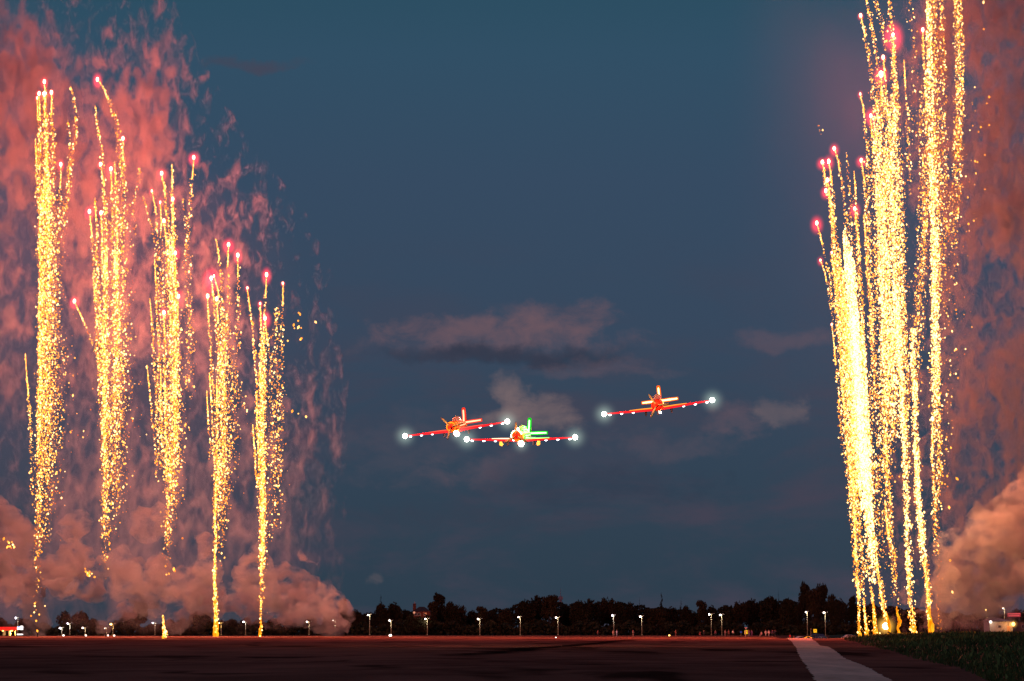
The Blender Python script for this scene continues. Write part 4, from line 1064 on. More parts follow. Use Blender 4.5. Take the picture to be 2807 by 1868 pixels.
# ------------------------------------------------------------------ street lamps, signs, buildings, cars, people
POLE = mat('painted_lamp_pole', (.42, .38, .24), .6, noise_amt=.15)
BULB_W = mat('lit_lamp_white', (1, 1, 1), emit=(1.0, .80, .68), es=4.5, sample=False)
BULB_C = mat('lit_lamp_cool', (1, 1, 1), emit=(.95, .86, 1.0), es=4, sample=False)
BULB_Y = mat('lit_lamp_yellow', (1, 1, 1), emit=(1.0, .52, .10), es=5, sample=False)
HEADM = mat('lamp_housing', (.12, .10, .10), .5)
def street_lamp(label, hx, hy, px=None, Y=905, kind='w', r=4.2, pw=2600, arm=True, lit=True):
    """hx, hy: lit head in photo pixels; px: pole"""
    px = hx + 5 if px is None else px
    x = M(px - 1403.5, Y); z0 = gz(x, Y); o = empty('street_lamp', (x, Y, z0))
    top = P(px, hy - .5, Y).z - z0; dx = M(hx - px, Y)
    B().tube([(0, 0, -.2), (0, 0, top * .5), (0, 0, top)], [.17, .14, .11], 10).box((0, 0, .12), (.5, .5, .25)).make('pole', POLE, o, True)
    if arm:
        B().tube([(dx * 1.0, -.3, top + .02), (0, -.1, top), (-dx * .9, -.1, top + .25)], .07, 6).make('arm', POLE, o)
        B().box((-dx * 1.0, -.1, top + .27), (.75, .3, .16)).make('unlit_head', HEADM, o)
    h = B().box((dx, -.3, top + .15), (.7, .32, .18)).make('lamp_head', HEADM, o)
    if lit:
        R_ = M(r, Y)
        B().ball((dx, -.35, top), (R_, R_, R_ * .85), 12, 8).make('lamp_glass', {'w': BULB_W, 'c': BULB_C, 'y': BULB_Y}[kind], o, True)
        lamp('lamp_light', (dx, -1.0, top - .4), pw, {'w': (1, .85, .7), 'c': (.9, .88, 1), 'y': (1, .6, .2)}[kind], .25, o)
    tag(o, label, 'street lamp', 'street lamps along the road beyond the airfield')
LAMPS = [
 (53, 1695, None, 'c', 4.4, 'street lamp high in the smoke above the filling station sign', 1), (174, 1722.6, 178.5, 'c', 4.2, 'short street lamp with yellowish pole, leftmost over a ground light', 1),
 (194, 1710, 200, 'c', 3.8, 'taller thin street lamp against the dark trees left of the second spark column', 1), (235.5, 1722, 242, 'w', 4.0, 'short street lamp below the second spark column', 1),
 (296, 1723, 300, 'w', 3.2, 'small low street lamp left of the bright yellow one', 1), (312, 1712, 317.5, 'y', 5.6, 'brightest yellow street lamp in the left smoke', 1),
 (426, 1709, 432, 'c', 3.6, 'street lamp just left of the short orange ground burst', 1), (498, 1724, 502, 'w', 3, 'unlit pale street lamp in the smoke right of the ground burst', 0),
 (607, 1709, 612, 'y', 3.2, 'yellow street lamp right beside the orange jet of the fourth column', 1), (673, 1705.5, 678.5, 'c', 4.0, 'street lamp between the fourth and fifth left columns', 1),
 (845.5, 1705.5, 851, 'w', 4.4, 'street lamp under the right part of the smoke bank', 1), (916.5, 1701.5, 922, 'w', 3.8, 'street lamp where the left smoke ends', 1),
 (1012, 1687, 1016, 'w', 3.8, 'poleless looking street lamp left of the domed conifer trees', 1), (1070, 1702, 1074.5, 'w', 4.4, 'street lamp over a bright ground light left of the chimney house', 1),
 (1168, 1697.6, 1173, 'w', 3.8, 'street lamp just right of the chimney house', 1), (1311, 1698, 1316, 'w', 4.2, 'street lamp below the aircraft in the dip of the trees', 1),
 (1421, 1692.5, 1426, 'w', 3.6, 'street lamp left of the big central crown', 1), (1523.5, 1694, 1529, 'w', 4.4, 'street lamp right of the big central crown', 1),
 (1677, 1688, 1680.5, 'c', 4.2, 'street lamp with a light blue shirted person at its foot', 1), (1753, 1691, 1757, 'w', 4.6, 'street lamp below the small thin conifer', 1),
 (1940.6, 1684.7, 1946, 'w', 3.8, 'left lamp of the close pair below the pale leafed tree', 1), (1970.6, 1686.7, 1974.7, 'w', 4.6, 'right lamp of the close pair below the pale leafed tree', 1),
 (2204, 1679, 2207.5, 'w', 4.0, 'street lamp left of the lone yellow sign near the cars', 1), (2253, 1680.6, 2256.6, 'w', 5.0, 'street lamp right of the lone yellow sign near the cars', 1),
 (2693.6, 1672.5, 2697, 'y', 4.2, 'yellow street lamp in orange smoke above the low pale building', 1), (2741, 1668.5, 2745, 'w', 3.6, 'highest street lamp at the right, above the pale roof', 1),
 (2804.5, 1703, 2810, 'y', 5.5, 'yellow street lamp cut by the right edge of the picture', 1)]
for hx, hy, px, kd, r_, lb, lit in LAMPS:
    Y = 820 if hx > 2600 else 895
    street_lamp(lb, hx, hy, px, Y, kd, r_ * .62, 300, True, bool(lit))
for px, py, r_, lb, kd in ((174, 1743.5, 2.6, 'ground light under the leftmost short street lamp', BULB_W), (235.5, 1743.5, 2.4, 'ground light below the second spark column', BULB_W), (296, 1743.5, 2.2, 'ground light left of the one under the yellow lamp', BULB_W), (313, 1743.8, 2.4, 'ground light under the brightest yellow street lamp', BULB_W), (1070, 1743.6, 4.0, 'brightest ground light left of the chimney house', BULB_W), (1834.7, 1743.4, 2.4, 'small yellowish ground light near the wood right of centre', BULB_Y), (1523.7, 1750.6, 1.6, 'faint ground light on the asphalt below the central crown', BULB_W)):
    Y = 700 if py < 1750 else 480
    p = P(px, py - 1, Y); o = empty('ground_light', (p.x, p.y, 0)); tag(o, lb, 'ground light', 'low airfield lights at the far edge')
    B().tube([(0, 0, -.1), (0, 0, max(.06, p.z - .05))], .09, 8).box((0, 0, 0), (.4, .4, .06)).make('base', HEADM, o)
    B().ball((0, 0, max(.12, p.z)), (M(r_, Y), M(r_, Y), M(r_ * .8, Y)), 10, 7).make('lens', kd, o, True)
# ---- filling station
RED = mat('lit_red_fascia', (.7, .02, .02), .5, emit=(1.0, .02, .012), es=.75, sample=False)
REDD = mat('lit_orange_soffit_edge', (.5, .1, .03), .5, emit=(1.0, .12, .02), es=.5, sample=False)
WHS = mat('lit_white_sign', (.9, .9, .9), .5, emit=(1, .97, .92), es=3, sample=False)
BLS = mat('lit_blue_mark', (.05, .2, .8), .5, emit=(.1, .35, 1), es=.9, sample=False)
YPOST = mat('yellow_lit_post', (.5, .38, .16), .6)
Y = 860; c = P(47, 1745, Y); o = empty('filling_station', (c.x, Y, 0)); tag(o, 'red-lit filling station canopy with a glaring white end panel at the left edge', 'filling station')
zt = P(47, 1719, Y).z; zb = P(47, 1727.5, Y).z; w = M(47 + 70, Y)
B().box((-w / 2, 6, (zt + zb) / 2 + .05), (w - .1, 12, (zt - zb) - .15)).make('canopy', HEADM, o)
B().box((-w / 2, -.1, (zt + zb) / 2), (w, .15, zt - zb)).make('red_fascia', RED, o)
B().box((-w / 2, -.12, zb - .12), (w, .12, .28)).make('lower_trim', REDD, o)
s = B().box((M(4, Y), -.2, zt - M(4, Y) + .1), (M(8, Y), .3, M(8, Y))).box((M(12, Y), -.22, zt - M(5, Y) + .3), (M(7, Y), .3, M(10.5, Y))).make('white_sign_panel', WHS, o)
B().box((M(4.5, Y), -.42, zt + .04), (M(7, Y), .06, .22)).make('blue_mark', BLS, s)
B().box((M(8, Y), -.2, .35), (M(16, Y), .3, .35)).make('low_light_strip', WHS, o)
for px in (24, 37.5, -10, -40):
    B().box((M(px - 47, Y), 3, zb / 2), (M(2.4, Y), .3, zb)).make('post', YPOST, o)
for px in (8, 33):
    B().ball((M(px - 47, Y), -.2, zb - .3), (.35, .2, .2), 10, 6).make('canopy_light', BULB_Y, o, True)
lamp('canopy_glow', (M(-18, Y), 2, zb - .8), 3000, (1, .6, .2), .5, o)
# pumps under the canopy
for px, lb in ((15, 'fuel pump left of the yellow posts under the red canopy'), (30, 'fuel pump between the yellow posts under the red canopy')):
    q = empty('fuel_pump', (M(px - 1403.5, Y), Y + 4, 0)); tag(q, lb, 'fuel pump', 'fuel pumps under the canopy')
    B().box((0, 0, .8), (.9, .5, 1.6)).box((0, 0, 1.75), (1.1, .6, .25)).make('cabinet', HEADM, q); B().tube([(.46, 0, 1.2), (.7, 0, .6), (.5, 0, .9)], .03, 6).make('hose', TUBE, q)
# ---- house with chimney among the trees
BRK = mat('red_brick_wall', (.10, .03, .02), .85, noise_amt=.3, noise_scale=3)
RFD = mat('dark_roof_tiles', (.05, .03, .03), .8, noise_amt=.3, noise_scale=3)
PALE = mat('pale_render', (.48, .40, .38), .8, noise_amt=.15, noise_scale=.8)
PALER = mat('pale_roof_sheet', (.45, .32, .28), .7, noise_amt=.15, noise_scale=.8)
WIN = mat('dark_window_glass', (.03, .03, .04), .1, spec=.6)
FRM = mat('window_frame_paint', (.5, .48, .45), .6)
Y = 915; x0 = M(1158 - 1403.5, Y); o = empty('house', (x0, Y, 0)); tag(o, 'dark brick house with a chimney and hipped roof between the trees', 'house')
ze = P(1158, 1677, Y).z; zp = P(1158, 1663.5, Y).z; hw = M(25, Y)
B().box((0, 4, ze / 2), (hw * 2 - .6, 8, ze)).make('wall', BRK, o)
rf_ = B().add([(-hw, -.4, ze), (hw, -.4, ze), (hw, 8.4, ze), (-hw, 8.4, ze), (-hw * .35, 4, zp), (hw * .2, 4, zp)], [(0, 1, 5, 4), (1, 2, 5), (2, 3, 4, 5), (3, 0, 4), (0, 3, 2, 1)]).make('roof', RFD, o)
zc = P(1137, 1656, Y).z
ch = B().box((M(1137 - 1158, Y), 3, (zc + ze) / 2 - .5), (M(8.5, Y), 1.0, zc - ze + 1)).box((M(1137 - 1158, Y), 3, zc + .08), (M(9.5, Y), 1.15, .16)).make('chimney', BRK, rf_)
B().tube([(M(1137.5 - 1158, Y), 3, zc), (M(1137.5 - 1158, Y), 3, zc + .8)], .12, 8).make('chimney_pot', PALE, rf_)
for px in (1141, 1150, 1167):
    w_ = B().box((M(px - 1158, Y), -.06, ze - 1.0), (1.1, .1, 1.1)).make('window', FRM, o)
    B().box((M(px - 1158, Y), -.13, ze - 1.0), (.9, .04, .9)).make('pane', WIN, w_)
B().ball((M(1137 - 1158, Y), -.3, ze - .4), (.45, .2, .45), 12, 7).make('porch_lamp', mat('dim_porch_lamp', (1, .8, .6), emit=(1, .45, .25), es=.35, sample=False), o, True)
lamp('porch_light', (M(1168 - 1158, Y), -2.0, ze - .6), 60, (1, .25, .08), .3, o)
# ---- low pale building on the right
Y = 800; x0 = M(2735 - 1403.5, Y); o = empty('low_building', (x0, Y, 0)); tag(o, 'low pale building with a shallow pitched roof and one dark window at right', 'building')
zl = P(2735, 1703.5, Y).z; hw = M(31, Y); zr_ = P(2708, 1690, Y).z
B().box((0, 5, zl / 2), (hw * 2, 10, zl)).make('wall', PALE, o)
rf_ = B().add([(-hw - .4, -.5, zl), (hw + .5, -.5, zl), (hw + .5, 10.5, zl), (-hw - .4, 10.5, zl), (-hw + 1.0, 5, zr_), (hw - .6, 5, zl + .5)], [(0, 1, 5, 4), (1, 2, 5), (2, 3, 4, 5), (3, 0, 4), (0, 3, 2, 1)]).make('roof', PALER, o)
B().box((0, -.56, zl - .12), (hw * 2 + .9, .12, .24)).make('gutter', HEADM, rf_)
w_ = B().box((M(-4, Y), -.05, P(0, 1718, Y).z), (M(8.5, Y), .1, M(7.5, Y))).make('window', FRM, o)
B().box((M(-4, Y), -.12, P(0, 1718, Y).z), (M(7.2, Y), .05, M(6.2, Y))).make('pane', WIN, w_)
B().box((M(20, Y), -.06, 1.6), (M(8, Y), .1, 3.2)).make('door', mat('orange_lit_door', (.6, .3, .16), .6), o)
B().tube([(-hw, -.2, 0), (-hw, -.2, zl)], .09, 8).make('downpipe', FRM, o)
bl = B().ball((-hw - M(2, Y) * 0 + .2, -.6, P(0, 1705.4, Y).z), M(3.6, Y), 12, 8).make('wall_lamp', BULB_W, o, True); lamp('wall_light', (-hw + .2, -2, P(0, 1706, Y).z), 130, (1, .8, .5), .2, o)
q = B().ball((0, 0, 0), M(5.4, Y), 12, 8); p0 = Vector((M(32, Y), -.9, P(0, 1711.5, Y).z))
q = B().ball(p0, (M(4.6, Y), M(3, Y), M(5.6, Y)), 12, 8).make('corner_lamp', BULB_Y, o, True); inst('lamp_glow', GLOW_ME, YEL_HALO, q, p0, M(15, Y)); lamp('corner_light', p0 + Vector((-1.6, -1.8, 0)), 420, (1, .5, .14), .3, o)
Y = 812; x0 = M(2790 - 1403.5, Y); o = empty('shed', (x0, Y, 0)); tag(o, 'lower brownish shed joined to the right of the pale building', 'building')
zl = P(0, 1706, Y).z
B().box((0, 4, zl / 2), (M(50, Y), 8, zl)).make('wall', mat('brown_render', (.22, .15, .12), .8, noise_amt=.3), o); B().box((0, 3.9, zl + .12), (M(54, Y), 8.6, .24)).make('roof', RFD, o)
w_ = B().box((M(10, Y), -.05, zl - 1.4), (2.4, .1, 1.2)).make('window', FRM, o); B().box((M(10, Y), -.12, zl - 1.4), (2.2, .05, 1.0)).make('pane', WIN, w_)
Y = 846; x0 = M(2771 - 1403.5, Y); o = empty('roof_sign', (x0, Y, 0)); tag(o, 'long faint red illuminated sign on legs above the pale building roof', 'sign')
z1 = P(0, 1680.5, Y).z; z0 = P(0, 1691.5, Y).z
B().box((0, 0, (z0 + z1) / 2), (M(36, Y), .3, z1 - z0)).make('sign_panel', mat('dim_red_sign', (.3, .03, .04), .5, emit=(.5, .035, .05), es=.5, sample=False), o)
for zz, ww in ((.76, 34), (.28, 30)):
    B().box((M(-.5, Y), -.2, z0 + (z1 - z0) * zz), (M(ww, Y), .08, (z1 - z0) * .2)).make('light_band', mat('sign_light_band', (.8, .2, .2), .5, emit=(.8, .11, .13), es=.75, sample=False), o)
for dx in (-14, 14): B().box((M(dx, Y), 0, z0 / 2), (.3, .3, z0)).make('leg', HEADM, o)
# ---- thin mast behind the wood
Y = 1300; x0 = M(1536 - 1403.5, Y); o = empty('radio_mast', (x0, Y, 0)); tag(o, 'thin pale radio mast poking up behind the central wood', 'mast')
zt = P(0, 1614, Y).z; zm = P(0, 1634, Y).z
B().tube([(0, 0, 0), (0, 0, zm), (0, 0, zm + .1), (0, 0, zt)], [.9, .6, .16, .08], 8).make('mast_pole', mat('pale_mast', (.5, .4, .42), .6), o)
B().box((0, 0, zm - 1.2), (2.4, 2.4, 1.6)).box((0, 0, zm - 3.2), (1.8, 1.8, .4)).make('antenna_drum', mat('mast_drum', (.5, .4, .42), .6), o)

# ---- road signs
YEL = mat('yellow_sign_glow', (.95, .78, .02), .4, emit=(1, .72, .02), es=.55, sample=False)  # shine of the sign sheet put in as emission
SGW = mat('reflective_white', (.75, .7, .68), .4); SGR = mat('sign_red', (.6, .04, .04), .4); SGK = mat('sign_black', (.01, .01, .01), .5); SGB = mat('sign_blue', (.02, .10, .5), .4, emit=(.01, .06, .4), es=.25, sample=False)
GRN = mat('sign_green', (.02, .3, .06), .4)
def posted(name, label, px, Y, cat='road sign'):
    x = M(px - 1403.5, Y); o = empty(name, (x, Y, gz(x, Y))); tag(o, label, cat, 'road signs by the spectators'); return o
o = posted('crossing_sign', 'yellow crossing sign with two black figures under a give way triangle', 2040.6, 660); Y = 660; zz = lambda py: P(0, py, Y).z - o.location.z
B().tube([(0, .08, 0), (0, .08, zz(1720))], .05, 8).make('post', POLE, o)
pn = B().box((0, 0, zz(1733.4)), (M(8.4, Y), .06, M(10, Y))).make('yellow_panel', YEL, o)
for dx in (-.18, .18): B().box((dx, -.05, zz(1731.6)), (.16, .03, .12)).box((dx, -.05, zz(1733)), (.07, .03, .2)).make('pictogram', SGK, pn)
B().box((0, -.01, zz(1727.7)), (M(8.6, Y), .05, M(1.3, Y))).make('green_strip', GRN, o)
t = M(4.2, Y); z1 = zz(1720.5); z2 = zz(1726.3)
tr_ = B().add([(-t, -.02, z1), (t, -.02, z1), (0, -.02, z2), (-t, .03, z1), (t, .03, z1), (0, .03, z2)], [(0, 2, 1), (3, 4, 5), (0, 1, 4, 3), (1, 2, 5, 4), (2, 0, 3, 5)]).make('give_way_triangle', SGW, o)
B().add([(-.12, -.035, z1 - .16), (.12, -.035, z1 - .16), (0, -.035, z1 - .36), (-.12, -.025, z1 - .16), (.12, -.025, z1 - .16), (0, -.025, z1 - .36)], [(0, 2, 1), (3, 4, 5), (0, 1, 4, 3), (1, 2, 5, 4), (2, 0, 3, 5)]).make('red_mark', SGR, tr_)
o = posted('crossing_sign', 'lone square yellow crossing sign with two black figures between two street lamps', 2228.6, 640); Y = 640
B().tube([(0, .08, 0), (0, .08, zz(1730))], .05, 8).make('post', HEADM, o)
pn = B().box((0, 0, zz(1730)), (M(9, Y), .06, M(9.6, Y))).make('yellow_panel', YEL, o)
for dx in (-.14, .14): B().box((dx, -.05, zz(1728.4)), (.14, .03, .10)).box((dx, -.05, zz(1729.6)), (.06, .03, .16)).make('pictogram', SGK, pn)
o = posted('round_blue_sign', 'small blue round sign on a thin post left of the crossing sign', 2026.7, 660); Y = 660
B().tube([(0, .06, 0), (0, .06, zz(1731))], .04, 8).make('post', POLE, o)
B().tube([(0, .02, zz(1733)), (0, -.03, zz(1733))], M(2.6, Y), 18).make('blue_disc', SGB, o)
o = posted('sign_post', 'bare thin post left of the lone yellow sign', 2217, 700, 'post'); Y = 700
B().tube([(0, 0, 0), (0, 0, zz(1725))], .06, 8).box((0, 0, zz(1724.6)), (.3, .08, .2)).make('post', POLE, o)

# ---- cars beyond the crest
GLS = mat('car_glass', (.02, .025, .03), .05, spec=.8); TYR = mat('tyre_rubber', (.012, .012, .012), .8); RIM = mat('alloy_rim', (.4, .4, .4), .3, .8)
HL = mat('lit_headlight', (1, 1, 1), emit=(1, .8, .35), es=5, sample=False); HLO = mat('unlit_headlight', (.6, .6, .6), .2)
def car(name, label, px, Y, rot, colour, L_=4.4, Wd=1.8, H=1.46, van=False, lights=False, rough=.25):
    x = M(px - 1403.5, Y); o = empty(name, (x, Y, gz(x, Y)), (0, 0, R(rot))); bm_ = mat('car_paint', colour, rough, .3)
    h = L_ / 2
    if van: prof = [(-h, .35), (-h, H * .95), (-h + .15, H), (h - 1.5, H), (h - .7, H * .6), (h - .08, H * .5), (h, .45), (h - .1, .3)]
    else: prof = [(-h, .42), (-h + .05, .85), (-h + .55, .95), (-h + 1.15, H - .04), (-h + 1.8, H), (h - 1.95, H - .03), (h - 1.15, .95), (h - .25, .78), (h, .6), (h - .05, .3)]
    rings = []
    for s_, k in ((-1, .86), (-.94, .97), (-.6, 1.0), (.6, 1.0), (.94, .97), (1, .86)):
        rings.append([Vector((a, s_ * Wd / 2 * (1 - .16 * max(0, (b - .9) / (H - .9))), .3 + (b - .3) * (k if b > .9 else 1))) for a, b in prof])
    B().loft(rings).make('body', bm_, o, False)
    g = B()
    for s_ in (-1, 1):
        w1 = Wd / 2 * .93
        if van: g.add([(-h + .5, s_ * w1, .95), (h - 1.0, s_ * w1, .95), (h - 1.5, s_ * w1 * .95, H - .15), (-h + .5, s_ * w1 * .95, H - .15)], [(0, 1, 2, 3)])
        else: g.add([(-h + .95, s_ * (w1 + .035), .97), (h - 1.35, s_ * (w1 + .035), .97), (h - 2.0, s_ * w1 * .94, H - .12), (-h + 1.55, s_ * w1 * .94, H - .12)], [(0, 1, 2, 3)])
    g.make('side_windows', GLS, o)
    fx, fz = (h - .72, .96) if van else (h - 1.12, .985)
    B().add([(fx + .03, -Wd * .40, fz), (fx + .03, Wd * .40, fz), ((h - 1.46) if van else (h - 1.9), Wd * .35, H - .06), ((h - 1.46) if van else (h - 1.9), -Wd * .35, H - .06)], [(0, 1, 2, 3)]).make('windscreen', GLS, o)
    for a in (-h + .8, h - .85):
        for s_ in (-1, 1):
            wh = B().tube([(a, s_ * Wd * .5, .32), (a, s_ * Wd * .39, .32)], .32, 16).make('wheel', TYR, o)
            B().tube([(a, s_ * Wd * .508, .32), (a, s_ * Wd * .49, .32)], .2, 12).make('rim', RIM, wh)
    for s_ in (-1, 1): B().ball((h - .08, s_ * Wd * .36, .66), (.1, .2, .11), 10, 6).make('headlight', HL if lights else HLO, o, True)
    if lights: lamp('headlight_beam', (h + .5, 0, .8), 300, (1, .75, .2), .2, o)
    tag(o, label, 'van' if van else 'car', 'vehicles on the road beyond the crest'); return o
car('car', 'white car at the far end of the pale strip, left of the yellow one', 2191, 640, 12, (.7, .7, .72))
car('car', 'bright yellow car lit by headlights at the end of the pale strip', 2213, 600, -10, (.9, .62, .02), 4.0, 1.75, 1.5, lights=True)
car('van', 'dark blue van below the lone yellow sign', 2239, 660, -62, (.04, .05, .12), 4.9, 1.95, 2.05, van=True)
car('car', 'bluish grey car low behind the grass right of the dark van', 2250, 610, -75, (.16, .2, .26))
car('car', 'long white car half hidden by the dark grass left of the right spark columns', 2324, 650, 3, (.65, .63, .62), 4.7)
lamp('headlight_beam', P(2212, 1742, 594), 600, (1, .75, .15), .3)

# ---- people on the far side of the field
SKIN = mat('skin', (.55, .33, .24), .6); HAIR = mat('dark_hair', (.03, .02, .015), .7)
def body_mesh(pose):
    """one continuous figure: joints as edges, a radius at each, grown with the Skin modifier"""
    J = [((0, 0, .95), .125), ((0, 0, 1.15), .12), ((0, .0, 1.36), .135), ((0, 0, 1.47), .06), ((0, -.01, 1.55), .075), ((0, -.02, 1.66), .085), ((0, -.01, 1.73), .06)]
    E = [(i, i + 1) for i in range(6)]
    def limb(start, pts):
        p = start
        for q, r_ in pts:
            J.append((q, r_)); E.append((p, len(J) - 1)); p = len(J) - 1
    for s_ in (-1, 1):
        if pose == 'walk': leg = [((s_ * .09, 0, .88), .095), ((s_ * .10, -.14 * s_, .49), .062), ((s_ * .10, .02 - .26 * s_ if s_ > 0 else .34, .09), .042), ((s_ * .11, -.12 - .26 * s_ if s_ > 0 else .22, .04), .035)]
        elif pose == 'sit': leg = [((s_ * .1, 0, .9), .095), ((s_ * .14, -.42, .92), .07), ((s_ * .14, -.46, .5), .045), ((s_ * .14, -.60, .46), .035)]
        else: leg = [((s_ * .09, 0, .88), .095), ((s_ * .11, -.02, .49), .062), ((s_ * .12, .02, .09), .042), ((s_ * .13, -.14, .04), .035)]
        limb(0, leg)
        if pose == 'phone' or (pose == 'point' and s_ > 0): arm = [((s_ * .18, 0, 1.40), .055), ((s_ * .25, -.12, 1.18), .043), ((s_ * .12, -.30, 1.42), .032), ((s_ * .09, -.33, 1.50), .030)]
        elif pose == 'walk': arm = [((s_ * .18, 0, 1.40), .055), ((s_ * .23, .10 * s_, 1.13), .043), ((s_ * .24, -.02 + .10 * s_, .90), .032), ((s_ * .24, -.05 + .1 * s_, .81), .030)]
        else: arm = [((s_ * .18, 0, 1.40), .055), ((s_ * .24, .02, 1.13), .043), ((s_ * .25, -.05, .90), .032), ((s_ * .25, -.07, .81), .030)]
        limb(2, arm)
        k = len(J) - 1; hx_, hy_, hz = J[k][0]
        for f_ in range(4):
            limb(k, [((hx_ + (f_ - 1.5) * .02, hy_ - .02, hz - .05), .009), ((hx_ + (f_ - 1.5) * .02, hy_ - .045, hz - .085 + .006 * abs(f_ - 1.5)), .008)])
        limb(k, [((hx_ - s_ * .04, hy_ - .03, hz - .02), .010), ((hx_ - s_ * .05, hy_ - .05, hz - .05), .009)])
    limb(5, [((0, -.105, 1.645), .018)])
    me = bpy.data.meshes.new('body'); me.from_pydata([j[0] for j in J], E, [])
    o = bpy.data.objects.new('body', me); C.objects.link(o)
    md = o.modifiers.new('skin', 'SKIN')
    for i, v_ in enumerate(me.skin_vertices[0].data): v_.radius = (J[i][1],) * 2; v_.use_root = (i == 0)
    o.modifiers.new('sub', 'SUBSURF').levels = 1
    dg = bpy.context.evaluated_depsgraph_get(); dg.update()
    r_ = bpy.data.meshes.new_from_object(o.evaluated_get(dg)); bpy.data.objects.remove(o); r_.shade_smooth(); return r_
BODY = {p: body_mesh(p) for p in ('stand', 'walk', 'phone', 'sit')}
def clothes(pose, top=True):
    """shirt or trousers: the body's own surface between waist and neck, or waist and ankles, pushed out a little"""
    bm = bmesh.new(); bm.from_mesh(BODY[pose]); bm.normal_update()
    def cond(c):
        if top: return .93 < c.z < 1.46 and (abs(c.x) < .3) and c.y > -.26
        return (.12 if pose != 'sit' else .5) < c.z < (.99) and (abs(c.x) < .2)
    bmesh.ops.delete(bm, geom=[f for f in bm.faces if not cond(f.calc_center_median())], context='FACES')
    bm.normal_update()
    for v_ in bm.verts: v_.co += v_.normal * (.02 if top else .014)
    me = bpy.data.meshes.new('shirt' if top else 'trousers'); bm.to_mesh(me); bm.free(); me.shade_smooth(); return me
SH = {p: clothes(p, True) for p in BODY}; TR_ = {p: clothes(p, False) for p in BODY}
_h = B().ball((0, .015, 1.70), (.092, .10, .085), 12, 8); _o = _h.make('hair', HAIR); HAIR_ME = _o.data; HAIR_ME.shade_smooth(); bpy.data.objects.remove(_o)
CLO = {}
def cl(c):
    if c not in CLO: CLO[c] = mat('cloth', c, .85)
    return CLO[c]
def person(px, pose, top, legs, label, Y=650, rot=0, sc=1.0):
    x = M(px - 1403.5, Y); o = empty('person', (x, Y, gz(x, Y) + .0 - (.45 * sc if pose == 'sit' else 0)), (0, 0, R(rot))); o.scale = (sc,) * 3
    for nm, me, m in (('body', BODY[pose], SKIN), ('shirt', SH[pose], cl(top)), ('trousers', TR_[pose], cl(legs)), ('hair', HAIR_ME, HAIR)):
        me = me.copy(); me.materials.clear(); me.materials.append(m); c = bpy.data.objects.new(nm, me); C.objects.link(c); c.parent = o
    tag(o, label, 'person', 'spectators at the far side of the field')
W_ = (.75, .62, .58); K_ = (.03, .03, .04)
for a in ((1637, 'stand', (.25, .1, .1), K_, 'person in dim reddish top standing alone right of the central mast'),
          (1679, 'stand', (.45, .32, .28), (.3, .2, .18), 'person in pale brown clothes at the foot of the lamp left of the blue shirt'),
          (1688.5, 'phone', (.55, .72, .95), (.4, .5, .7), 'person in light blue shirt beside the street lamp'),
          (1733.5, 'stand', (.42, .28, .26), (.3, .18, .16), 'person in long pale coat standing alone left of the thin conifer lamp'),
          (1849, 'stand', (.4, .16, .12), (.25, .1, .08), 'person in rusty clothes right of the small yellowish ground light'),
          (1915, 'sit', (.3, .08, .08), (.2, .06, .05), 'person in dull red crouching left of the pale headed one'),
          (1926, 'phone', (.05, .03, .06), K_, 'person in black with a pale face near the close pair of lamps'),
          (1957, 'stand', (.16, .06, .1), K_, 'dim person in dark purple between the close pair of lamps'),
          (1983.5, 'stand', (.5, .36, .32), (.3, .2, .2), 'slim person in beige just right of the close pair of lamps'),
          (1993, 'walk', (.3, .12, .1), (.16, .08, .07), 'person in dark rust between the beige and the white shirted ones'),
          (2004.8, 'stand', (.95, .85, .8), (.02, .02, .02), 'person in white shirt and black trousers left of the blue round sign'),
          (2038.5, 'stand', (.7, .5, .45), (.55, .36, .36), 'person in pink clothes standing under the crossing sign'),
          (2048.5, 'walk', (.45, .18, .25), (.3, .25, .4), 'person with a red top stepping right of the crossing sign'),
          (2055.8, 'stand', (.2, .08, .22), (.16, .07, .2), 'person in deep purple right of the crossing sign'),
          (2082, 'sit', (.65, .42, .38), (.4, .26, .24), 'person in pale pink sitting low on the ground'),
          (2094, 'walk', (.75, .6, .58), (.7, .55, .52), 'left one of two walkers in white clothes'),
          (2102.6, 'walk', (.85, .66, .62), (.6, .45, .42), 'right one of two walkers in white clothes'),
          (2112, 'stand', (.10, .06, .12), (.04, .04, .05), 'dark clothed person next to the white clothed walkers'),
          (2119, 'phone', (.07, .06, .1), (.04, .04, .05), 'dim person at the right end of the walking group'),
          (2160, 'stand', (.7, .04, .05), (.4, .03, .03), 'person in bright red at the left corner of the pale strip'),
          (2170, 'sit', (.4, .04, .04), (.2, .03, .03), 'person in dark red crouching at the end of the pale strip')):
    person(a[0], a[1], a[2], a[3], a[4], 650 + (a[0] * 7 % 11) * 4, random.uniform(-60, 60), random.uniform(.95, 1.08))

# ------------------------------------------------------------------ aircraft
REDP = mat('red_aircraft_paint', (.75, .008, .006), .6, spec=.15, noise_amt=.12, noise_scale=2)
CREAM = mat('white_aircraft_paint', (.75, .72, .66), .35)
GRN_LIT = mat('green_lit_tint', (.08, .55, .14), .35)  # green strip light on the body painted into the colour
ORC = mat('orange_lit_tint', (.9, .30, .03), .5, spec=.15)  # orange light on cowl and fuselage painted into the colour
BLK = mat('dark_cowl_black', (.02, .02, .02), .5)
CGL = mat('canopy_glass', (.35, .3, .3), .08, spec=.8)
GEAR = mat('dark_landing_gear', (.05, .02, .02), .6)
LAMPW = mat('lit_wing_lamp', (1, 1, 1), emit=(1, .93, .96), es=8, sample=False)
LAMPT = mat('blazing_tip_lamp', (1, 1, 1), emit=(1, 1, .93), es=22, sample=False)
HALO = glow_mat('bright_lamp_halo', (.72, .95, .80), .5, 3.2)  # emission painted round the lamps in place of their bloom
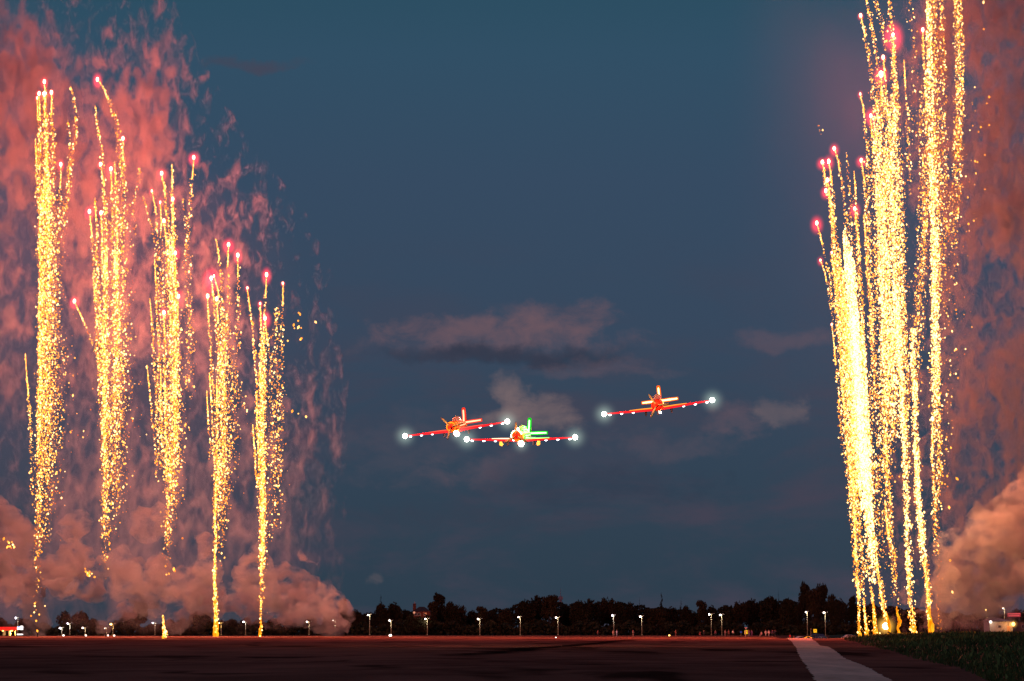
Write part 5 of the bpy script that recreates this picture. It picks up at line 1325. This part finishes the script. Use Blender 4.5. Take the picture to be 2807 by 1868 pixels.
HALOS = glow_mat('faint_lamp_halo', (.7, .75, 1.0), .35, 2.6)
BLADE = mat('propeller_blade', (.20, .16, .12), .4)
def strip(name, c, s): return mat(name, (.01, .01, .01), .8, emit=c, es=s, sample=True, spec=0.0)
def loftobj(name, rings, m, parent, smooth=True): return B().loft(rings).make(name, m, parent, smooth)
def oval(y, z, w, h, n=20, p=2.0):
    r_ = []
    for k in range(n):
        t = 2 * math.pi * k / n; c, s_ = math.cos(t), math.sin(t)
        r_.append(Vector((w * abs(c) ** (2 / p) * (1 if c > 0 else -1), y, z + h * abs(s_) ** (2 / p) * (1 if s_ > 0 else -1))))
    return r_
def airfoil(x, yl, chord, z, th, n=9):
    """section at span x: leading edge at y=yl, running back"""
    u_ = [i / (n - 1) for i in range(n)]
    f = lambda t: th * chord * (1.45 * math.sqrt(t) - .62 * t - 1.73 * t * t + 1.4 * t ** 3 - .5 * t ** 4)
    top = [Vector((x, yl - chord * t, z + f(t) * 1.1)) for t in u_]
    bot = [Vector((x, yl - chord * t, z - f(t) * .75)) for t in reversed(u_[1:-1])]
    return top + bot
def aircraft(label, N_, T_, A_, B_, Y, tailc, tails, wingroot, cowl, prop, belly, wheels, nose_light, glowcol, cover):  # cover: material of the painted glow rims
    Np = P(*N_, Y); Tp = P(*T_, Y + 6.2); d = (Tp - Np).normalized()
    r_ = P(*B_, Y) - P(*A_, Y); span = r_.length
    r_ = (r_ - d * r_.dot(d)).normalized(); u0 = r_.cross(d); f0 = -d; Ln = math.hypot(6.2, .42)
    f = (f0 * 6.2 + u0 * .42) / Ln; up = (u0 * 6.2 - f0 * .42) / Ln
    sc = span / 9.5
    mtx = Matrix(((-r_.x, f.x, up.x), (-r_.y, f.y, up.y), (-r_.z, f.z, up.z))).to_4x4()
    o = empty('aircraft', Np); o.rotation_euler = mtx.to_euler(); o.scale = (sc,) * 3
    tag(o, label, 'aircraft', 'propeller aircraft flying in formation')
    fs = [(0.02, 0, .40, .40), (-.12, 0, .46, .46), (-.9, 0, .48, .50), (-1.6, 0, .47, .54), (-2.6, .02, .44, .56), (-3.8, .05, .38, .50), (-5.0, .14, .27, .36), (-6.2, .24, .15, .24), (-6.9, .30, .06, .16)]
    rings = []
    for i, (y, z, w, h) in enumerate(fs): rings.append(oval(y, z, w, h, 22, 2.2))
    loftobj('fuselage', rings[2:], GRN_LIT if tails == 'g' else ORC, o)
    cw = loftobj('engine_cowl', [oval(.02, 0, .36, .36, 22), oval(.04, 0, .43, .43, 22), oval(-.06, 0, .475, .475, 22), oval(-.5, 0, .485, .495, 22), oval(-.91, 0, .484, .503, 22, 2.2)], cowl, o)
    B().tube([(0, .05, 0), (0, .10, 0)], [.33, .30], 20).make('cowl_shutter', REDP, cw)
    fan = B()
    for k in range(14):
        t = k * math.pi / 7; fan.box((.2 * math.cos(t), .105, .2 * math.sin(t)), (.2, .01, .018), Matrix.Rotation(-t, 3, 'Y'))
    fan.make('shutter_vanes', GEAR, cw)
    B().box((0, -1.2, .50), (.5, 1.3, .02)).make('anti_glare_panel', BLK, o)
    # propeller at rest
    pr = B().ball((0, .22, 0), (.13, .2, .13), 14, 8).make('propeller_hub', REDP, o, True)
    for a in prop:
        t = R(a); dirn = Vector((-math.cos(t), 0, math.sin(t))); sd = Vector((math.sin(t), 0, math.cos(t)))
        sec = []
        for q, w, tw in ((.1, .05, .5), (.35, .085, .42), (.7, .095, .3), (1.0, .08, .22), (1.18, .03, .18)):
            c_ = dirn * q + Vector((0, .2, 0)); e = sd * w + Vector((0, w * tw, 0)); n_ = e.cross(dirn).normalized() * .018
            sec.append([c_ + e, c_ + n_, c_ - e, c_ - n_])
        B().loft(sec).make('propeller_blade', BLADE, o, True)
    # wings
    for s_ in (-1, 1):
        secs = []
        for q, yl, ch, z, th in ((.30, -1.35, 2.15, -.36, .16), (.7, -1.42, 2.02, -.34, .155), (2.0, -1.60, 1.72, -.29, .14), (3.4, -1.80, 1.42, -.23, .125), (4.45, -1.95, 1.18, -.19, .11), (4.68, -2.1, .9, -.18, .07)):
            secs.append(airfoil(s_ * q, yl, ch, z, th))
        w_ = loftobj('wing', secs, REDP, o)
        B().tube([(s_ * .5, -1.36, -.35), (s_ * 2.0, -1.58, -.29), (s_ * 3.4, -1.78, -.23), (s_ * 4.5, -1.96, -.19)], [.10, .09, .075, .06], 8).make('leading_edge_strip', WSTRIP, w_, True)
        if wingroot:
            B().tube([(s_ * .5, -1.48, -.235), (s_ * 1.6, -1.66, -.19), (s_ * 2.5, -1.78, -.16)], [.085, .065, .03], 6).make('root_strip', wingroot if s_ < 0 or wingroot is not ROOT_G else WSTRIPW, w_, True)
        for q in (2.2, 3.22, 4.24):
            B().ball((s_ * q, -1.72 - q * .06, -.42 + q * .03), (.12, .10, .085), 12, 7).make('wing_lamp', LAMPW, w_, True)
        tip = Vector((s_ * 4.72, -1.9, -.17))
        tl = B().ball(tip, .215, 14, 9).make('tip_lamp', LAMPT, w_, True)
        inst('lamp_halo', GLOW_ME, HALO, tl, tip, 1.55)
        lamp('tip_light', tip + Vector((0, .5, 0)), 90, (1, .95, .85), .2, o)
        g = B().tube([(s_ * 1.12, -1.9, -.42), (s_ * 1.12, -1.85, -.62), (s_ * 1.12, -1.75, -.80)], [.10, .09, .05], 8).box((s_ * 1.12, -2.1, -.55), (.05, .5, .26)); g.make('landing_gear_leg', GEAR, o)
        lamp('wing_fill', (s_ * 1.6, -.5, .55), 260, (1, .12, .05), .15, o); lamp('wing_fill', (s_ * 3.3, -.9, .45), 200, (1, .10, .05), .15, o)  # unseen lamps added to brighten the wings red
        if wheels:
            wl = B().tube([(s_ * 1.62, -1.3, -.66), (s_ * 1.62, -1.62, -.66)], .14, 14).ball((s_ * 1.66, -1.45, -.53), (.12, .16, .11), 8, 6).ball((s_ * 1.58, -1.4, -.76), (.10, .12, .08), 8, 6).make('wheel', YLIT, o)
    B().tube([(0, -.6, -.45), (0, -.45, -.72), (0, -.4, -.86)], [.07, .06, .04], 8).make('nose_gear_leg', GEAR, o)
    if belly:
        p0 = Vector((-.16, -1.25, -.66)); r0 = belly
        bl = B().ball(p0, r0, 14, 9).make('belly_lamp', LAMPT, o, True)
        inst('lamp_halo', GLOW_ME, HALO if r0 > .15 else HALOS, bl, p0, r0 * 5.2)
        lamp('belly_light', p0 + Vector((0, .6, .1)), 160 if r0 > .15 else 30, (1, .9, .8), .15, o)
    if nose_light:
        B().ball((.36, -.7, -.3), .13, 10, 7).make('nose_lamp', LAMPW, o, True)
    # canopy
    cn = loftobj('canopy', [oval(-1.95, .5, .20, .10, 16), oval(-2.15, .56, .27, .26, 16), oval(-2.6, .60, .30, .36, 16), oval(-3.3, .60, .29, .36, 16), oval(-3.9, .55, .22, .22, 16), oval(-4.3, .5, .12, .06, 16)], CGL, o)
    fr = B()
    for y, w, h in ((-2.15, .275, .265), (-2.62, .305, .365), (-3.3, .295, .365)):
        pts = [Vector((w * math.cos(t), y, .6 * (1 if y < -2.3 else .94) + h * math.sin(t))) for t in [math.pi * k / 10 for k in range(11)]]
        fr.tube(pts, .022, 5)
    fr.make('canopy_frame', CREAM, cn)
    # tail
    fn = loftobj('fin', [[v_ + Vector((0, 0, 0)) for v_ in sec] for sec in [
        [Vector((p.z, p.y, z)) for p in airfoil(0, yl, ch, 0, .09)] for z, yl, ch in ((.35, -5.75, 1.35), (.9, -6.0, 1.05), (1.45, -6.2, .85), (1.62, -6.32, .55))]], REDP if tails != 'g' else GRN_LIT, o)
    B().tube([(0, -5.55, .42), (0, -5.85, .9), (0, -6.02, 1.45), (0, -6.11, 1.6)], [.075, .08, .08, .06], 8).make('fin_strip', tailc, fn, True)
    B().tube([(0, -5.7, .36), (0, -6.0, .9), (0, -6.17, 1.5), (0, -6.26, 1.68)], [.17, .18, .18, .15], 10).make('fin_glow_rim', cover, fn, True)  # wider glowing rim imitating the strip's bloom, not a real part
    for s_ in (-1, 1):
        if s_ > 0 and tails == 'g': pass
        sb = loftobj('tailplane', [airfoil(s_ * q, yl, ch, z, .09) for q, yl, ch, z in ((.05, -5.75, 1.2, .36), (.8, -5.88, 1.0, .37), (1.5, -6.0, .75, .38), (1.6, -6.1, .5, .38))], REDP if tails != 'g' else GRN_LIT, o)
        B().tube([(s_ * .12, -5.58, .37), (s_ * .8, -5.71, .38), (s_ * 1.54, -5.85, .39)], [.065, .075, .06], 8).make('tailplane_strip', tailc, sb, True)
        B().tube([(s_ * .08, -5.73, .37), (s_ * .8, -5.86, .38), (s_ * 1.62, -6.0, .39)], [.15, .17, .14], 10).make('tailplane_glow_rim', cover, sb, True)
        lamp('tail_wash', (s_ * .7, -4.9, .8), 60, glowcol, .1, o)
    sp_ = B()
    for s_ in ((-1, 1) if tails != 'g' else (-1,)):
        sp_.tube([(s_ * .47, -1.6, .05), (s_ * .42, -3.2, .12), (s_ * .26, -5.0, .22)], .035, 6)
    sp_.make('fuselage_strip', tailc, o, True)
    if tails == 'g':
        B().tube([(-.30, -2.0, .56), (-.33, -2.8, .62), (-.30, -3.6, .6), (-.2, -4.4, .5), (-.1, -5.4, .45)], .05, 6).make('canopy_strip', tailc, o, True)
        B().tube([(-.45, -2.0, -.1), (-.75, -2.1, -.17), (-1.2, -2.3, -.16)], .07, 6).make('root_glow_strip', tailc, o, True)
        lamp('green_fill', (-.9, -1.6, .7), 420, (.05, 1, .1), .1, o); lamp('green_fill', (-.6, -3.6, 1.3), 300, (.05, 1, .1), .1, o)  # unseen lamps added for the green cast on the body
        b = B()
        for k in range(9):
            t = math.pi * (k - .6) / 8.4; b.ball((.45 * math.cos(t), .0, .45 * math.sin(t)), .055, 8, 5)
        b.make('cowl_lamps', LAMPW, cw)
        B().ball((0.28, -2.0, .62), (.12, .1, .12), 8, 6).make('windscreen_lamp', LAMPW, cn)
    lamp('cowl_fill', (.2, 1.5, .3), 340, (1, .45, .12), .15, o)  # unseen lamp added to brighten cowl and body
    return o
WSTRIP = strip('red_light_strip', (1, .012, .02), 1.3); WSTRIPW = strip('white_light_strip', (1, .62, .35), 3)
ROOT_O = strip('orange_root_strip', (1, .30, .02), 1.6)
ROOT_R = strip('red_root_strip', (1, .10, .06), 1.3); ROOT_G = strip('green_root_strip', (.15, 1, .15), 3)
CV_R = strip('red_glow_rim', (1, .035, .012), 1.2); CV_O = strip('orange_glow_rim', (1, .13, .004), 1.3); CV_G = strip('green_glow_rim', (.0, .62, .01), 1.1)  # emissive rims imitating the glow round the tail strips
T_R = strip('red_orange_tail_strip', (1, .22, .12), 5.0); T_O = strip('orange_tail_strip', (1, .42, .14), 8); T_G = strip('green_tail_strip', (.16, 1, .14), 8)
T_R = strip('red_orange_tail_strip', (1, .22, .12), 5.0); T_O = strip('orange_tail_strip', (1, .42, .14), 8); T_G = strip('green_tail_strip', (.16, 1, .14), 8)
YLIT = mat('yellow_glow_wheel', (.9, .6, .1), .5, emit=(1, .5, .06), es=.9, sample=False)  # yellow light on the wheels put in as emission
aircraft('leftmost aircraft, red with a red lit tail, banking with its right side up', (1236.6, 1170.7), (1276, 1157), (1106.7, 1202.5), (1397.5, 1159), 216, T_R, 'r', ROOT_R, ORC, (128, 8, 248), .24, False, False, (1, .25, .08), CV_R)
aircraft('middle aircraft with a glowing green tail, flying nearly level', (1415.8, 1194.9), (1453.5, 1187), (1273.7, 1211), (1580.8, 1203.3), 203, T_G, 'g', ROOT_G, ORC, (90, 210, 330), .24, True, True, (.1, 1, .15), CV_G)
aircraft('rightmost and highest aircraft, red with a glowing orange tail, seen nose on', (1800, 1111.3), (1809.3, 1098), (1653.8, 1138), (1954, 1097), 209, T_O, 'o', ROOT_O, REDP, (118, 238, 358), .09, False, False, (1, .4, .1), CV_O)
